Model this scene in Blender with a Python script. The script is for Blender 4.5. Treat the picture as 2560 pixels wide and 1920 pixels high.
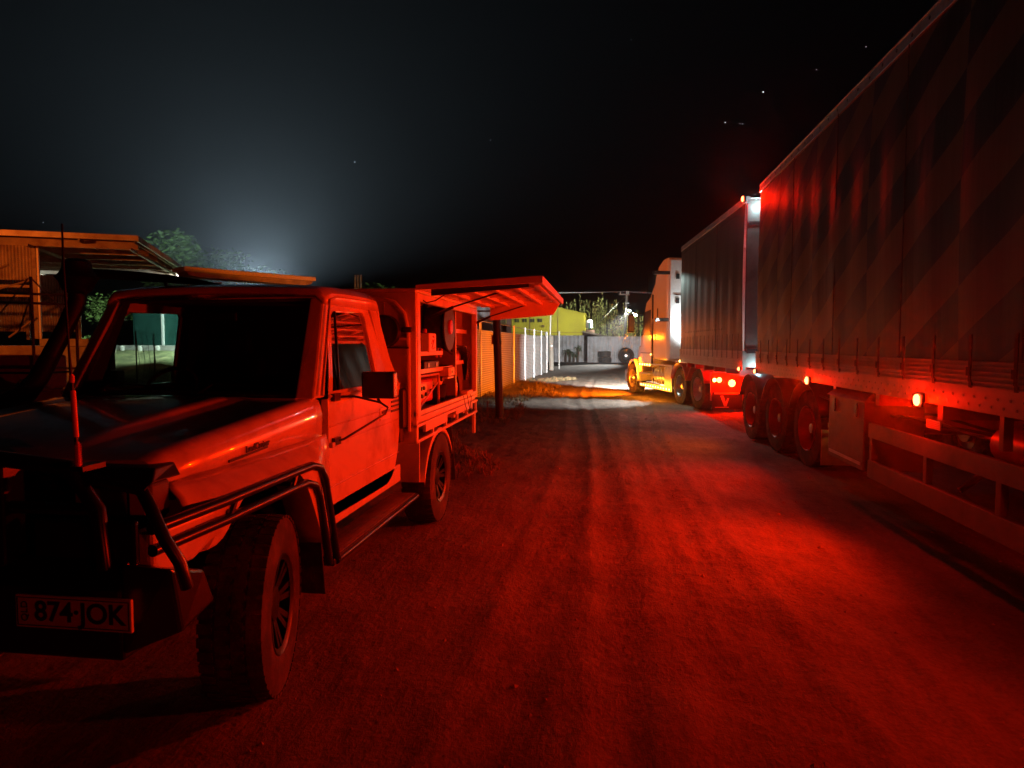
import bpy, bmesh, math, random
from mathutils import Vector, noise, Matrix
from math import sin, cos, pi, radians as R
random.seed(7)
for o in list(bpy.data.objects): bpy.data.objects.remove(o)
sc = bpy.context.scene
# ---------------- camera
cam = bpy.data.objects.new('camera', bpy.data.cameras.new('camera')); sc.collection.objects.link(cam)
cam.data.sensor_width = 36; cam.data.lens = 36*1690/2560; cam.data.clip_start = .05; cam.data.clip_end = 3000
cam.location = (0, 0, 1.65); cam.rotation_euler = (R(90)-math.atan(98/1690), 0, R(7.75)); sc.camera = cam
# ---------------- world, night sky
w = bpy.data.worlds.new('World'); sc.world = w; w.use_nodes = True
nt = w.node_tree; bg = nt.nodes['Background']
sky = nt.nodes.new('ShaderNodeTexSky'); sky.sky_type = 'NISHITA'; sky.sun_disc = False
sky.sun_elevation = R(-12); sky.sun_rotation = R(200)
nt.links.new(sky.outputs[0], bg.inputs[0]); bg.inputs[1].default_value = 0.02
sc.view_settings.view_transform = 'Standard'; sc.view_settings.look = 'None'; sc.view_settings.exposure = 0; sc.view_settings.gamma = 1
sc.cycles.use_denoising = True; sc.cycles.max_bounces = 5; sc.cycles.diffuse_bounces = 3; sc.cycles.glossy_bounces = 3
sc.cycles.transmission_bounces = 4; sc.cycles.transparent_max_bounces = 8; sc.cycles.volume_bounces = 0
sc.cycles.sample_clamp_indirect = 4; sc.cycles.sample_clamp_direct = 0
RED = (1, .006, .0); RED2 = (1, .016, .0); AMB = (1, .27, .012); WHT = (.86, .95, 1)
HAZE = .0021
# ---------------- helpers
ORG = {}
def tag(o, label=None, cat=None, group=None, kind=None):
    if label: o['label'] = label
    if cat: o['category'] = cat
    if group: o['group'] = group
    if kind: o['kind'] = kind
    return o
def root(name, loc, label, cat, group=None, rz=0, world=True):
    o = bpy.data.objects.new(name, None); sc.collection.objects.link(o)
    o.location = loc; o.rotation_euler = (0, 0, rz); o.empty_display_size = .2
    ORG[o.name] = Vector(loc) if world else Vector((0, 0, 0))
    return tag(o, label, cat, group)
class MB:
    def __init__(s): s.v = []; s.f = []
    def add(s, vs, fs):
        n = len(s.v); s.v += [Vector(v) for v in vs]; s.f += [[i+n for i in f] for f in fs]; return s
    def box(s, x0, x1, y0, y1, z0, z1):
        return s.add([(x0,y0,z0),(x1,y0,z0),(x1,y1,z0),(x0,y1,z0),(x0,y0,z1),(x1,y0,z1),(x1,y1,z1),(x0,y1,z1)],
                     [(0,3,2,1),(4,5,6,7),(0,1,5,4),(1,2,6,5),(2,3,7,6),(3,0,4,7)])
    def hexa(s, b, t):
        return s.add(list(b)+list(t), [(0,3,2,1),(4,5,6,7),(0,1,5,4),(1,2,6,5),(2,3,7,6),(3,0,4,7)])
    def prism(s, poly, axis, a, b):
        n = len(poly)
        def P(p, t): return {'x': (t, p[0], p[1]), 'y': (p[0], t, p[1]), 'z': (p[0], p[1], t)}[axis]
        return s.add([P(p, a) for p in poly]+[P(p, b) for p in poly],
                     [list(range(n))[::-1], [i+n for i in range(n)]]+[[i, (i+1) % n, (i+1) % n+n, i+n] for i in range(n)])
    def tube(s, pts, r, n=8, closed=False, caps=True):
        pts = [Vector(p) for p in pts]; m = len(pts); rs = r if isinstance(r, (list, tuple)) else [r]*m
        vs = []; prev = None
        for i, p in enumerate(pts):
            if closed: d = pts[(i+1) % m]-pts[i-1]
            else: d = pts[min(i+1, m-1)]-pts[max(i-1, 0)]
            d.normalize()
            if prev is None:
                a = Vector((0,0,1)) if abs(d.z) < .9 else Vector((1,0,0)); u = d.cross(a).normalized()
            else: u = (prev-d*prev.dot(d)).normalized()
            prev = u; v = d.cross(u)
            vs += [p+(u*cos(2*pi*k/n)+v*sin(2*pi*k/n))*rs[i] for k in range(n)]
        fs = []
        for i in range(m if closed else m-1):
            j = (i+1) % m
            fs += [[i*n+k, i*n+(k+1) % n, j*n+(k+1) % n, j*n+k] for k in range(n)]
        if caps and not closed: fs += [list(range(n))[::-1], [(m-1)*n+k for k in range(n)]]
        return s.add(vs, fs)
    def lathe(s, prof, c, axis='x', n=32, c0=True, c1=True):
        # prof: (a along axis, radius)
        vs = []; c = Vector(c); m = len(prof)
        for a, r in prof:
            for k in range(n):
                t = 2*pi*k/n
                if axis == 'x': vs.append(c+Vector((a, r*cos(t), r*sin(t))))
                elif axis == 'y': vs.append(c+Vector((r*cos(t), a, r*sin(t))))
                else: vs.append(c+Vector((r*cos(t), r*sin(t), a)))
        fs = [[i*n+k, i*n+(k+1) % n, (i+1)*n+(k+1) % n, (i+1)*n+k] for i in range(m-1) for k in range(n)]
        if c0: fs += [list(range(n))]
        if c1: fs += [[(m-1)*n+k for k in range(n)]]
        return s.add(vs, fs)
    def grid(s, rows):
        m = len(rows[0]); vs = [p for r in rows for p in r]
        return s.add(vs, [[i*m+j, i*m+j+1, (i+1)*m+j+1, (i+1)*m+j] for i in range(len(rows)-1) for j in range(m-1)])
    def build(s, name, mat, parent=None, bevel=0, smooth=False, solid=0, seg=2):
        me = bpy.data.meshes.new(name)
        off = Vector((0,0,0))
        if parent is not None: off = ORG[parent.name]
        me.from_pydata([v-off for v in s.v], [], s.f); me.update()
        bm = bmesh.new(); bm.from_mesh(me); bmesh.ops.recalc_face_normals(bm, faces=bm.faces); bm.to_mesh(me); bm.free()
        o = bpy.data.objects.new(name, me); sc.collection.objects.link(o); me.materials.append(mat)
        if parent is not None: o.parent = parent; ORG[o.name] = off
        if smooth:
            for p in me.polygons: p.use_smooth = True
            try: me.set_sharp_from_angle(angle=R(38))
            except Exception: pass
        if solid:
            m = o.modifiers.new('solid', 'SOLIDIFY'); m.thickness = solid; m.offset = 0
        if bevel:
            m = o.modifiers.new('bevel', 'BEVEL'); m.width = bevel; m.segments = seg; m.limit_method = 'ANGLE'; m.angle_limit = R(40)
        return o
def turn(mb, c, a):
    c = Vector(c); m = Matrix.Rotation(a, 3, 'Z')
    mb.v = [m @ (v-c)+c for v in mb.v]; return mb
def wheel(parent, c, r, w_, out, rr, style='spoke', a=0, name='wheel', rimm=None):
    # c = centre of the wheel; out = +1/-1, the side (x) the rim faces
    c = Vector(c); h = w_/2; o = out
    hub = MB().lathe([(-h*.8*o, .09), (-h*.8*o, rr*.55), (h*.1*o, rr*.5), (h*.35*o, .07), (h*.62*o, .065), (h*.66*o, .03)], c, 'x', 20)
    hub = turn(hub, c, a).build(name, M['rim'] if style == 'spoke' else M['alloy'], parent, smooth=True)
    t = MB(); pr = [(-h*.85, rr*.98), (-h*.98, rr*1.12), (-h, (r+rr)/2), (-h*.93, r*.955), (-h*.7, r*.985), (-h*.2, r*.99), (h*.2, r*.99), (h*.7, r*.985), (h*.93, r*.955), (h, (r+rr)/2+.01), (h*1.01, (r+rr)/2-.012), (h*.98, rr*1.12), (h*.85, rr*.98)]
    t.lathe(pr, c, 'x', 56, False, False)
    nb = 44
    for k in range(nb):
        for q, (xa, xb, ph) in enumerate(((-.96,-.5,0), (-.42,.0,.5), (.04,.42,.0), (.5,.96,.5))):
            t0 = 2*pi*(k+ph)/nb; dt = 2*pi/nb*.34; vs = []
            for rad in (r*.97, r*1.0):
                for (xx, tt) in ((xa, -dt), (xb, -dt), (xb, dt), (xa, dt)):
                    e = .985 if abs(xx) > .9 else 1
                    vs.append(c+Vector((xx*h, rad*e*cos(t0+tt), rad*e*sin(t0+tt))))
            t.add(vs, [(4,5,6,7), (0,1,5,4), (1,2,6,5), (2,3,7,6), (3,0,4,7)])
    turn(t, c, a).build('tyre', M['rubber'], hub, smooth=True)
    m = MB()
    if style == 'spoke':
        m.lathe([(h*.86*o, rr*.9), (h*.9*o, rr*.97), (h*.95*o, rr*1.02), (h*.9*o, rr*1.05), (h*.2*o, rr*1.0), (-h*.8*o, rr*.98), (-h*.8*o, rr*.93), (h*.3*o, rr*.9)], c, 'x', 40, False, False)
        m.lathe([(h*.45*o, .085), (h*.68*o, .08), (h*.72*o, .05)], c, 'x', 20)
        for k in range(8):
            for dd in (-.13, .13):
                t0 = 2*pi*k/8+dd; u = Vector((0, cos(t0), sin(t0))); v = Vector((0, -sin(t0), cos(t0))); X_ = Vector((1, 0, 0))
                a0 = c+u*.06; b0 = c+u*rr*.95; wd = .013
                m.hexa([a0-v*wd+X_*h*.4*o, a0+v*wd+X_*h*.4*o, b0+v*wd*1.2+X_*h*.6*o, b0-v*wd*1.2+X_*h*.6*o], [a0-v*wd+X_*h*.6*o, a0+v*wd+X_*h*.6*o, b0+v*wd*1.2+X_*h*.84*o, b0-v*wd*1.2+X_*h*.84*o])
        mm = M['rim']
    else:
        d = -.55 if style == 'dual' else .2
        m.lathe([(h*1.02*o, rr*1.02), (h*1.05*o, rr*.98), (h*.9*o, rr*.93), (h*d*o, rr*.86), (h*(d+.1)*o, rr*.5), (h*(d+.15)*o, rr*.42), (h*(d+.6)*o, rr*.36), (h*(d+.9)*o, rr*.3), (h*(d+.95)*o, .03)], c, 'x', 40, False)
        for k in range(10):
            t0 = 2*pi*k/10; p = c+Vector((h*(d+.1)*o, cos(t0)*rr*.6, sin(t0)*rr*.6))
            m.lathe([(0, .024), (.035*o, .024), (.05*o, .012)], p, 'x', 8)
        mm = M['alloy']
    turn(m, c, a).build('rim', rimm or mm, hub, smooth=True)
    return hub
def copy_tree(o, parent=None):
    c = o.copy(); sc.collection.objects.link(c); ORG[c.name] = ORG.get(o.name, Vector())
    if parent is not None: c.parent = parent
    for ch in [x for x in list(bpy.data.objects) if x.parent == o]: copy_tree(ch, c)
    return c
def text(body, name, mat, parent, loc, rot, size, ext=.002, sx=1.0, bold=0.0):
    cu = bpy.data.curves.new(name, 'FONT'); cu.body = body; cu.size = size; cu.extrude = ext; cu.offset = bold
    cu.align_x = 'CENTER'; cu.align_y = 'CENTER'
    t = bpy.data.objects.new('tmp', cu); sc.collection.objects.link(t)
    bpy.context.view_layer.update()
    me = bpy.data.meshes.new_from_object(t.evaluated_get(bpy.context.evaluated_depsgraph_get()))
    bpy.data.objects.remove(t); bpy.data.curves.remove(cu)
    M = Matrix.Translation(Vector(loc)-ORG[parent.name]) @ Matrix.Rotation(rot[2], 4, 'Z') @ Matrix.Rotation(rot[0], 4, 'X') @ Matrix.Rotation(rot[1], 4, 'Z') @ Matrix.Diagonal((sx, 1, 1, 1))
    me.transform(M); me.materials.clear(); me.materials.append(mat)
    o = bpy.data.objects.new(name, me); sc.collection.objects.link(o); o.parent = parent; ORG[o.name] = ORG[parent.name]
    return o
def mat(name, col, rough=.5, metal=0, var=.15, scale=6, bump=.1, bscale=60, coat=0, spec=.5, dirt=None, dscale=2.5, stretch=None):
    m = bpy.data.materials.new(name); m.use_nodes = True; n = m.node_tree.nodes; l = m.node_tree.links
    b = n['Principled BSDF']; b.inputs['Roughness'].default_value = rough; b.inputs['Metallic'].default_value = metal
    b.inputs['Coat Weight'].default_value = coat; b.inputs['Specular IOR Level'].default_value = spec
    tc = n.new('ShaderNodeTexCoord'); src = tc.outputs['Object']
    if stretch:
        mp = n.new('ShaderNodeMapping'); mp.inputs['Scale'].default_value = stretch; l.new(src, mp.inputs[0]); src = mp.outputs[0]
    nz = n.new('ShaderNodeTexNoise'); nz.inputs['Scale'].default_value = scale; nz.inputs['Detail'].default_value = 6; l.new(src, nz.inputs[0])
    cr = n.new('ShaderNodeValToRGB'); cr.color_ramp.elements[0].position = .3; cr.color_ramp.elements[1].position = .7
    cr.color_ramp.elements[0].color = [c*(1-var) for c in col]+[1]; cr.color_ramp.elements[1].color = [min(1, c*(1+var)) for c in col]+[1]
    l.new(nz.outputs[0], cr.inputs[0]); out = cr.outputs[0]
    if dirt:
        n2 = n.new('ShaderNodeTexNoise'); n2.inputs['Scale'].default_value = dscale; n2.inputs['Detail'].default_value = 8; n2.inputs['Roughness'].default_value = .65; l.new(src, n2.inputs[0])
        c2 = n.new('ShaderNodeValToRGB'); c2.color_ramp.elements[0].position = .48; c2.color_ramp.elements[1].position = .66
        l.new(n2.outputs[0], c2.inputs[0]); mx = n.new('ShaderNodeMix'); mx.data_type = 'RGBA'; l.new(c2.outputs[0], mx.inputs[0])
        l.new(out, mx.inputs[6]); mx.inputs[7].default_value = (*dirt, 1); out = mx.outputs[2]
    l.new(out, b.inputs['Base Color'])
    if bump:
        n3 = n.new('ShaderNodeTexNoise'); n3.inputs['Scale'].default_value = bscale; n3.inputs['Detail'].default_value = 4; l.new(src, n3.inputs[0])
        bp = n.new('ShaderNodeBump'); bp.inputs['Strength'].default_value = bump; bp.inputs['Distance'].default_value = .01; l.new(n3.outputs[0], bp.inputs['Height']); l.new(bp.outputs[0], b.inputs['Normal'])
    m['b'] = 1
    return m
def emit(name, col, s):
    m = bpy.data.materials.new(name); m.use_nodes = True; b = m.node_tree.nodes['Principled BSDF']
    b.inputs['Base Color'].default_value = (*col, 1); b.inputs['Emission Color'].default_value = (*col, 1); b.inputs['Emission Strength'].default_value = s
    return m
def lamp(name, loc, col, power, r=.03, parent=None, spot=None, aim=None, blend=.4, local=False):
    ld = bpy.data.lights.new(name, 'SPOT' if spot else 'POINT'); ld.color = col; ld.energy = power; ld.shadow_soft_size = r
    o = bpy.data.objects.new(name, ld); sc.collection.objects.link(o)
    if spot: ld.spot_size = R(spot); ld.spot_blend = blend
    o.location = loc
    if aim is not None: o.rotation_euler = (Vector(aim)-Vector(loc)).to_track_quat('-Z', 'Y').to_euler()
    if parent is not None: o.parent = parent; o.location = Vector(loc)-ORG[parent.name]
    return o
M = {}
M['white'] = mat('white_paint', (.80,.79,.76), .2, 0, .04, 3, .0, coat=.6, dirt=(.56,.50,.43), dscale=2.6)
M['black'] = mat('black_paint', (.012,.012,.013), .28, 0, .2, 8, .03)
M['trim'] = mat('black_plastic', (.016,.016,.016), .5, 0, .2, 30, .15, 200)
M['rubber'] = mat('tyre_rubber', (.035,.032,.03), .85, 0, .35, 9, .3, 90, dirt=(.11,.08,.055), dscale=5)
M['rim'] = mat('dark_wheel', (.05,.05,.05), .35, .8, .2, 12, .05)
M['alloy'] = mat('bright_wheel', (.62,.6,.58), .3, .9, .15, 10, .05, dirt=(.2,.16,.12))
M['steel'] = mat('galvanised_steel', (.55,.56,.57), .38, .7, .2, 9, .08, 40)
M['checker'] = mat('tread_plate', (.35,.35,.36), .4, .8, .2, 10, .1)
M['alu'] = mat('powder_coated_tray', (.72,.70,.68), .35, 0, .08, 5, .04, dirt=(.5,.45,.4))
M['inner'] = mat('canopy_lining', (.2,.19,.18), .5, 0, .12, 5, .05, dirt=(.1,.08,.06))
M['dash'] = mat('cab_interior', (.01,.01,.01), .8, 0, .1, 5, .0)
M['beige'] = mat('concrete', (.42,.40,.36), .85, 0, .2, 4, .4, 30, dirt=(.28,.25,.2))
M['wood'] = mat('weathered_timber', (.12,.08,.055), .8, 0, .35, 6, .4, 25, stretch=(1,1,.15))
M['poleg'] = mat('grey_timber_pole', (.35,.33,.28), .8, 0, .3, 6, .4, 25, stretch=(1,1,.15))
M['galv'] = mat('corrugated_iron', (.46,.42,.37), .45, .25, .2, 3, .05, dirt=(.26,.17,.11), dscale=1.2)
M['fenceiron'] = mat('white_corrugated_fence', (.62,.63,.66), .5, .1, .12, 2, .05, dirt=(.4,.38,.36), dscale=.8)
M['roofiron'] = mat('roof_iron', (.33,.27,.22), .6, .1, .25, 2, .1, dirt=(.2,.12,.08))
M['yellow'] = mat('yellow_green_wall', (.27,.235,.012), .75, 0, .08, 1.2, .1, 20, dirt=(.22,.19,.014), dscale=.5)
M['pale'] = mat('pale_grey_wall', (.5,.52,.55), .7, 0, .06, 1, .05)
M['bank'] = mat('grassy_earth', (.13,.15,.06), .9, 0, .5, 1.2, .8, 14, dirt=(.28,.26,.12), dscale=2)
M['post'] = mat('dark_post', (.035,.022,.018), .5, 0, .2, 5, .1)
M['brown'] = mat('brown_timber', (.10,.05,.035), .7, 0, .2, 5, .1)
M['truck'] = mat('prime_mover_paint', (.78,.74,.68), .22, 0, .03, 2, 0, coat=.5)
M['green'] = mat('dark_green_steel', (.02,.075,.06), .45, 0, .2, 2, .05)
M['cloth'] = mat('shade_cloth', (.30,.28,.26), .9, 0, .12, 1.5, .3, 60)
M['orange'] = mat('orange_tape', (.85,.30,.10), .5, 0, .1, 30, .05)
M['redp'] = mat('red_enamel', (.55,.05,.03), .35, 0, .2, 6, .05)
M['paper'] = mat('white_plastic', (.75,.74,.7), .4, 0, .08, 20, .03)
M['plate'] = mat('number_plate_white', (.72,.71,.68), .4, 0, .04, 8, 0)
M['rock'] = mat('rubble', (.30,.24,.19), .9, 0, .35, 3, .6, 10)
M['leaf'] = mat('leaf_green', (.075,.14,.03), .55, 0, .45, 1.5, 0)
M['bamboo'] = mat('leaf_yellow_green', (.5,.55,.2), .6, 0, .45, .8, 0)
M['bark'] = mat('bark', (.13,.09,.06), .9, 0, .3, 5, .5, 20)
M['drygrass'] = mat('dry_grass', (.24,.18,.09), .8, 0, .4, 2, 0)
M['trail'] = mat('trailer_paint', (.17,.15,.135), .5, 0, .15, 6, .05, dirt=(.10,.075,.055), dscale=3)
M['flap'] = mat('white_mud_flap', (.55,.53,.5), .55, 0, .15, 3, .1, 20, dirt=(.3,.24,.18))
M['chassis'] = mat('red_chassis_paint', (.30,.03,.025), .4, 0, .2, 4, .05, dirt=(.14,.06,.04))
M['lens_off'] = mat('unlit_orange_lens', (.6,.2,.03), .12, 0, .1, 5, 0, coat=.5)
M['lens_clear'] = mat('headlamp_lens', (.25,.25,.27), .08, .3, .1, 5, 0, coat=1)
M['Ered'] = emit('lit_red_lens', (1,.25,.07), 9); M['Eamb'] = emit('lit_amber_lens', (1,.5,.08), 22)
M['Ewht'] = emit('lit_white_lens', (.95,.98,1), 18)
g = bpy.data.materials.new('glass'); g.use_nodes = True; n = g.node_tree.nodes; l = g.node_tree.links; n.clear()
o_ = n.new('ShaderNodeOutputMaterial'); t_ = n.new('ShaderNodeBsdfTransparent'); t_.inputs[0].default_value = (.75,.82,.8,1)
gl = n.new('ShaderNodeBsdfGlossy'); gl.inputs['Roughness'].default_value = .03; fr = n.new('ShaderNodeFresnel'); fr.inputs[0].default_value = 1.45
mx = n.new('ShaderNodeMixShader'); l.new(fr.outputs[0], mx.inputs[0]); l.new(t_.outputs[0], mx.inputs[1]); l.new(gl.outputs[0], mx.inputs[2]); l.new(mx.outputs[0], o_.inputs[0])
M['glass'] = g
M['tint'] = g.copy(); M['tint'].name = 'tinted_glass'; [x for x in M['tint'].node_tree.nodes if x.type == 'BSDF_TRANSPARENT'][0].inputs[0].default_value = (.34,.38,.37,1)
# trailer curtain: harlequin of two tones, staggered at each curtain seam
def curtain_mat(name, c1, c2, pattern=True):
    m = bpy.data.materials.new(name); m.use_nodes = True; n = m.node_tree.nodes; l = m.node_tree.links; b = n['Principled BSDF']
    b.inputs['Roughness'].default_value = .55
    tc = n.new('ShaderNodeTexCoord'); sp = n.new('ShaderNodeSeparateXYZ'); l.new(tc.outputs['Object'], sp.inputs[0])
    def mth(op, a, c=None):
        x = n.new('ShaderNodeMath'); x.operation = op
        for i, v in enumerate((a, c)):
            if v is None: continue
            if isinstance(v, (int, float)): x.inputs[i].default_value = v
            else: l.new(v, x.inputs[i])
        return x.outputs[0]
    nz = n.new('ShaderNodeTexNoise'); nz.inputs['Scale'].default_value = 1.3; nz.inputs['Detail'].default_value = 5; l.new(tc.outputs['Object'], nz.inputs[0])
    if pattern:
        yy = mth('DIVIDE', mth('ADD', sp.outputs[1], 19.2), 1.7); p = mth('FLOOR', yy)
        q = mth('FLOOR', mth('DIVIDE', mth('ADD', sp.outputs[2], mth('MULTIPLY', sp.outputs[1], .5)), .38))
        k = mth('MODULO', mth('ADD', mth('ADD', p, q), 40), 2)
        k = mth('LESS_THAN', k, .5)
        # plain towards the front end of the curtain
        mx = n.new('ShaderNodeMix'); mx.data_type = 'RGBA'; l.new(k, mx.inputs[0]); mx.inputs[6].default_value = (*c1, 1); mx.inputs[7].default_value = (*c2, 1)
        col = mx.outputs[2]
    else:
        rg = n.new('ShaderNodeRGB'); rg.outputs[0].default_value = (*c1, 1); col = rg.outputs[0]
    hs = n.new('ShaderNodeMix'); hs.data_type = 'RGBA'; hs.blend_type = 'MULTIPLY'; hs.inputs[0].default_value = .5
    l.new(col, hs.inputs[6]); l.new(nz.outputs[0], hs.inputs[7]); l.new(hs.outputs[2], b.inputs['Base Color'])
    wv = n.new('ShaderNodeTexNoise'); mp = n.new('ShaderNodeMapping'); mp.inputs['Scale'].default_value = (1, 3.2, .22); l.new(tc.outputs['Object'], mp.inputs[0]); l.new(mp.outputs[0], wv.inputs[0]); wv.inputs['Scale'].default_value = 1.6; wv.inputs['Detail'].default_value = 3
    bp = n.new('ShaderNodeBump'); bp.inputs['Strength'].default_value = .3; bp.inputs['Distance'].default_value = .03; l.new(wv.outputs[0], bp.inputs['Height']); l.new(bp.outputs[0], b.inputs['Normal'])
    return m
M['curtB'] = curtain_mat('harlequin_curtain', (.12,.10,.02), (.004,.0045,.004)); M['curtA'] = curtain_mat('grey_green_curtain', (.05,.056,.048), (.1,.1,.1), False)
# ---------------- ground
def ground_mat():
    m = bpy.data.materials.new('dirt_ground'); m.use_nodes = True; n = m.node_tree.nodes; l = m.node_tree.links; b = n['Principled BSDF']
    b.inputs['Roughness'].default_value = .9; b.inputs['Specular IOR Level'].default_value = .2
    tc = n.new('ShaderNodeTexCoord')
    def nz(s, d, sc_=None, ro=.6):
        x = n.new('ShaderNodeTexNoise'); x.inputs['Scale'].default_value = s; x.inputs['Detail'].default_value = d; x.inputs['Roughness'].default_value = ro
        if sc_:
            mp = n.new('ShaderNodeMapping'); mp.inputs['Scale'].default_value = sc_; mp.inputs['Rotation'].default_value = (0, 0, R(-4)); l.new(tc.outputs['Object'], mp.inputs[0]); l.new(mp.outputs[0], x.inputs[0])
        else: l.new(tc.outputs['Object'], x.inputs[0])
        return x.outputs[0]
    def ramp(i, a, ca, b_, cb):
        c = n.new('ShaderNodeValToRGB'); c.color_ramp.elements[0].position = a; c.color_ramp.elements[1].position = b_; c.color_ramp.elements[0].color = ca; c.color_ramp.elements[1].color = cb; l.new(i, c.inputs[0]); return c.outputs[0]
    A = ramp(nz(.9, 8), .3, (.15,.115,.085,1), .72, (.29,.235,.185,1))
    B = ramp(nz(4, 6, (1.9, .45, 1)), .35, (.55,.55,.55,1), .65, (1,1,1,1))
    mx = n.new('ShaderNodeMix'); mx.data_type = 'RGBA'; mx.blend_type = 'MULTIPLY'; mx.inputs[0].default_value = .55; l.new(A, mx.inputs[6]); l.new(B, mx.inputs[7])
    C = ramp(nz(38, 4), .35, (.5,.5,.5,1), .6, (1,1,1,1))
    m2 = n.new('ShaderNodeMix'); m2.data_type = 'RGBA'; m2.blend_type = 'MULTIPLY'; m2.inputs[0].default_value = .5; l.new(mx.outputs[2], m2.inputs[6]); l.new(C, m2.inputs[7])
    l.new(m2.outputs[2], b.inputs['Base Color'])
    ad = n.new('ShaderNodeMath'); ad.operation = 'ADD'; l.new(nz(14, 9, None, .72), ad.inputs[0])
    k = n.new('ShaderNodeMath'); k.operation = 'MULTIPLY'; k.inputs[1].default_value = 1.4; l.new(nz(5, 6, (1.5, .6, 1), .7), k.inputs[0]); l.new(k.outputs[0], ad.inputs[1])
    bp = n.new('ShaderNodeBump'); bp.inputs['Strength'].default_value = .6; bp.inputs['Distance'].default_value = .045; l.new(ad.outputs[0], bp.inputs['Height']); l.new(bp.outputs[0], b.inputs['Normal'])
    return m
M['ground'] = ground_mat()
def axis(a, b, dens, lo, hi):
    v = []; x = a
    while x < lo: v.append(x); x += max(.25, (lo-x)*.18)
    x = lo
    while x < hi: v.append(x); x += dens
    x = hi
    while x < b: v.append(x); x += max(.25, (x-hi)*.18)
    v.append(b); return v
def gz(x, y):
    n1 = noise.noise((x*.35, y*.35, 1)); z = .03*n1
    if -12 < x < 9 and -3 < y < 50:
        f = 1 if y < 26 else max(0, (50-y)/24)
        for k, (x0, wd) in enumerate(((-.55,.16),(.35,.17),(1.15,.15),(1.9,.17),(-.1,.12))):
            xc = x0+.25*sin(y*.18+k*1.7)+(.03*y if k % 2 else -.01*y)
            d = (x-xc)/wd
            if abs(d) < 2.2:
                g_ = math.exp(-d*d); z -= .022*g_*f; z += .014*g_*f*max(-.2, sin(y*34+abs(d)*3+k*2))*max(.15, .6+1.1*noise.noise((y*.6,k,0))); z += .012*math.exp(-(abs(d)-1.5)**2*6)*f
        z += .016*noise.noise((x*2.4, y*1.6, 3))*f+.014*max(0, noise.noise((x*7, y*5, 5)))*f+.016*max(0, noise.noise((x*17, y*12, 9))-.2)*f
        r = max(0, min(1, (-.6-x+ .06*(y-9))/1.6)) if y > 8 else 0
        if r: z += r*f*(.05*abs(noise.noise((x*2.2, y*2.2, 7)))+.035*abs(noise.noise((x*6, y*6, 8))))
        if x < -13 or (x < -5 and y > 14): z += 0
    if x < -9 and y > 6: z += .08*abs(noise.noise((x*.9, y*.9, 4)))
    return z
xs = axis(-145, 145, .045, -3.2, 4.2); ys = axis(-60, 145, .06, 1.0, 19)
mb = MB(); mb.grid([[(x, y, gz(x, y)) for x in xs] for y in ys])
gr = mb.build('ground', M['ground'], smooth=True); tag(gr, 'bare compacted dirt yard with wheel tracks', kind='structure')
# loose stones and tufts
def scatter(name, n, area, fn, mt, label):
    mb = MB()
    for _ in range(n):
        x, y = area(); fn(mb, x, y, gz(x, y))
    o = mb.build(name, mt); tag(o, label, kind='stuff'); return o
def stone(mb, x, y, z):
    s = random.uniform(.003, .008+.016*random.random()**4)*(1+.05*y); a = random.random()*6.28; vs = []
    for p in ((1,0,0),(0,1,0),(-1,0,0),(0,-1,0),(0,0,.8),(0,0,-.5)):
        q = Vector(p)*s*random.uniform(.6, 1.2); q.rotate(Matrix.Rotation(a, 3, 'Z')); vs.append(q+Vector((x, y, z)))
    mb.add(vs, [(0,1,4),(1,2,4),(2,3,4),(3,0,4),(1,0,5),(2,1,5),(3,2,5),(0,3,5)])
scatter('loose_stones', 1500, lambda: (random.uniform(-1.6, 3.2), 1.6+random.random()**1.3*14), stone, M['rock'], 'small loose stones scattered over the dirt yard')
def tuft(mb, x, y, z):
    for _ in range(5):
        a = random.random()*6.28; h = random.uniform(.03, .13); l = random.uniform(.05, .2); wd = .006
        d = Vector((cos(a), sin(a), 0)); s = Vector((-sin(a), cos(a), 0))*wd; p = Vector((x, y, z-.01))
        mb.add([p-s, p+s, p+d*l*.5+s+Vector((0,0,h)), p+d*l*.5-s+Vector((0,0,h)), p+d*l+Vector((0,0,h*.6))], [(0,1,2,3),(3,2,4)])
def tarea():
    while True:
        y = random.uniform(8, 33); x = random.uniform(-7, -.2)
        if x < -1.9-1.4*noise.noise((y*.3, 0, 2))+.0*y and noise.noise((x*.8, y*.5, 11)) > -.25: return x, y
scatter('dry_grass', 5200, tarea, tuft, M['drygrass'], 'dry grass and leaf litter along the wire fence')
def larea():
    while True:
        y = random.uniform(9, 60); x = random.uniform(-34, -7)
        if noise.noise((x*.3, y*.3, 5)) > -.3: return x, y
scatter('grass', 5000, larea, tuft, M['drygrass'], 'rough dry grass behind the parked utility truck')
# =====================================================================  UTILITY TRUCK
CX = -2.43
ute = root('utility_truck', (CX, 4.6, 0), 'white single cab utility truck with black bull bar, snorkel and open tray canopy', 'utility truck')
W, K, T = M['white'], M['black'], M['trim']
# lower cab tub, hollow above the belt
b = MB(); b.box(CX-.78, CX+.78, 3.72, 5.18, .55, .62); b.box(CX-.78, CX+.78, 5.14, 5.19, .62, 1.34); b.box(CX-.79, CX+.79, 3.62, 3.74, .55, 1.33)
for s in (-1, 1): b.box(CX+s*.81-.012, CX+s*.81+.012, 3.74, 5.2, .56, .70)
b.build('cab_body', W, ute, bevel=.01)
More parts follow.
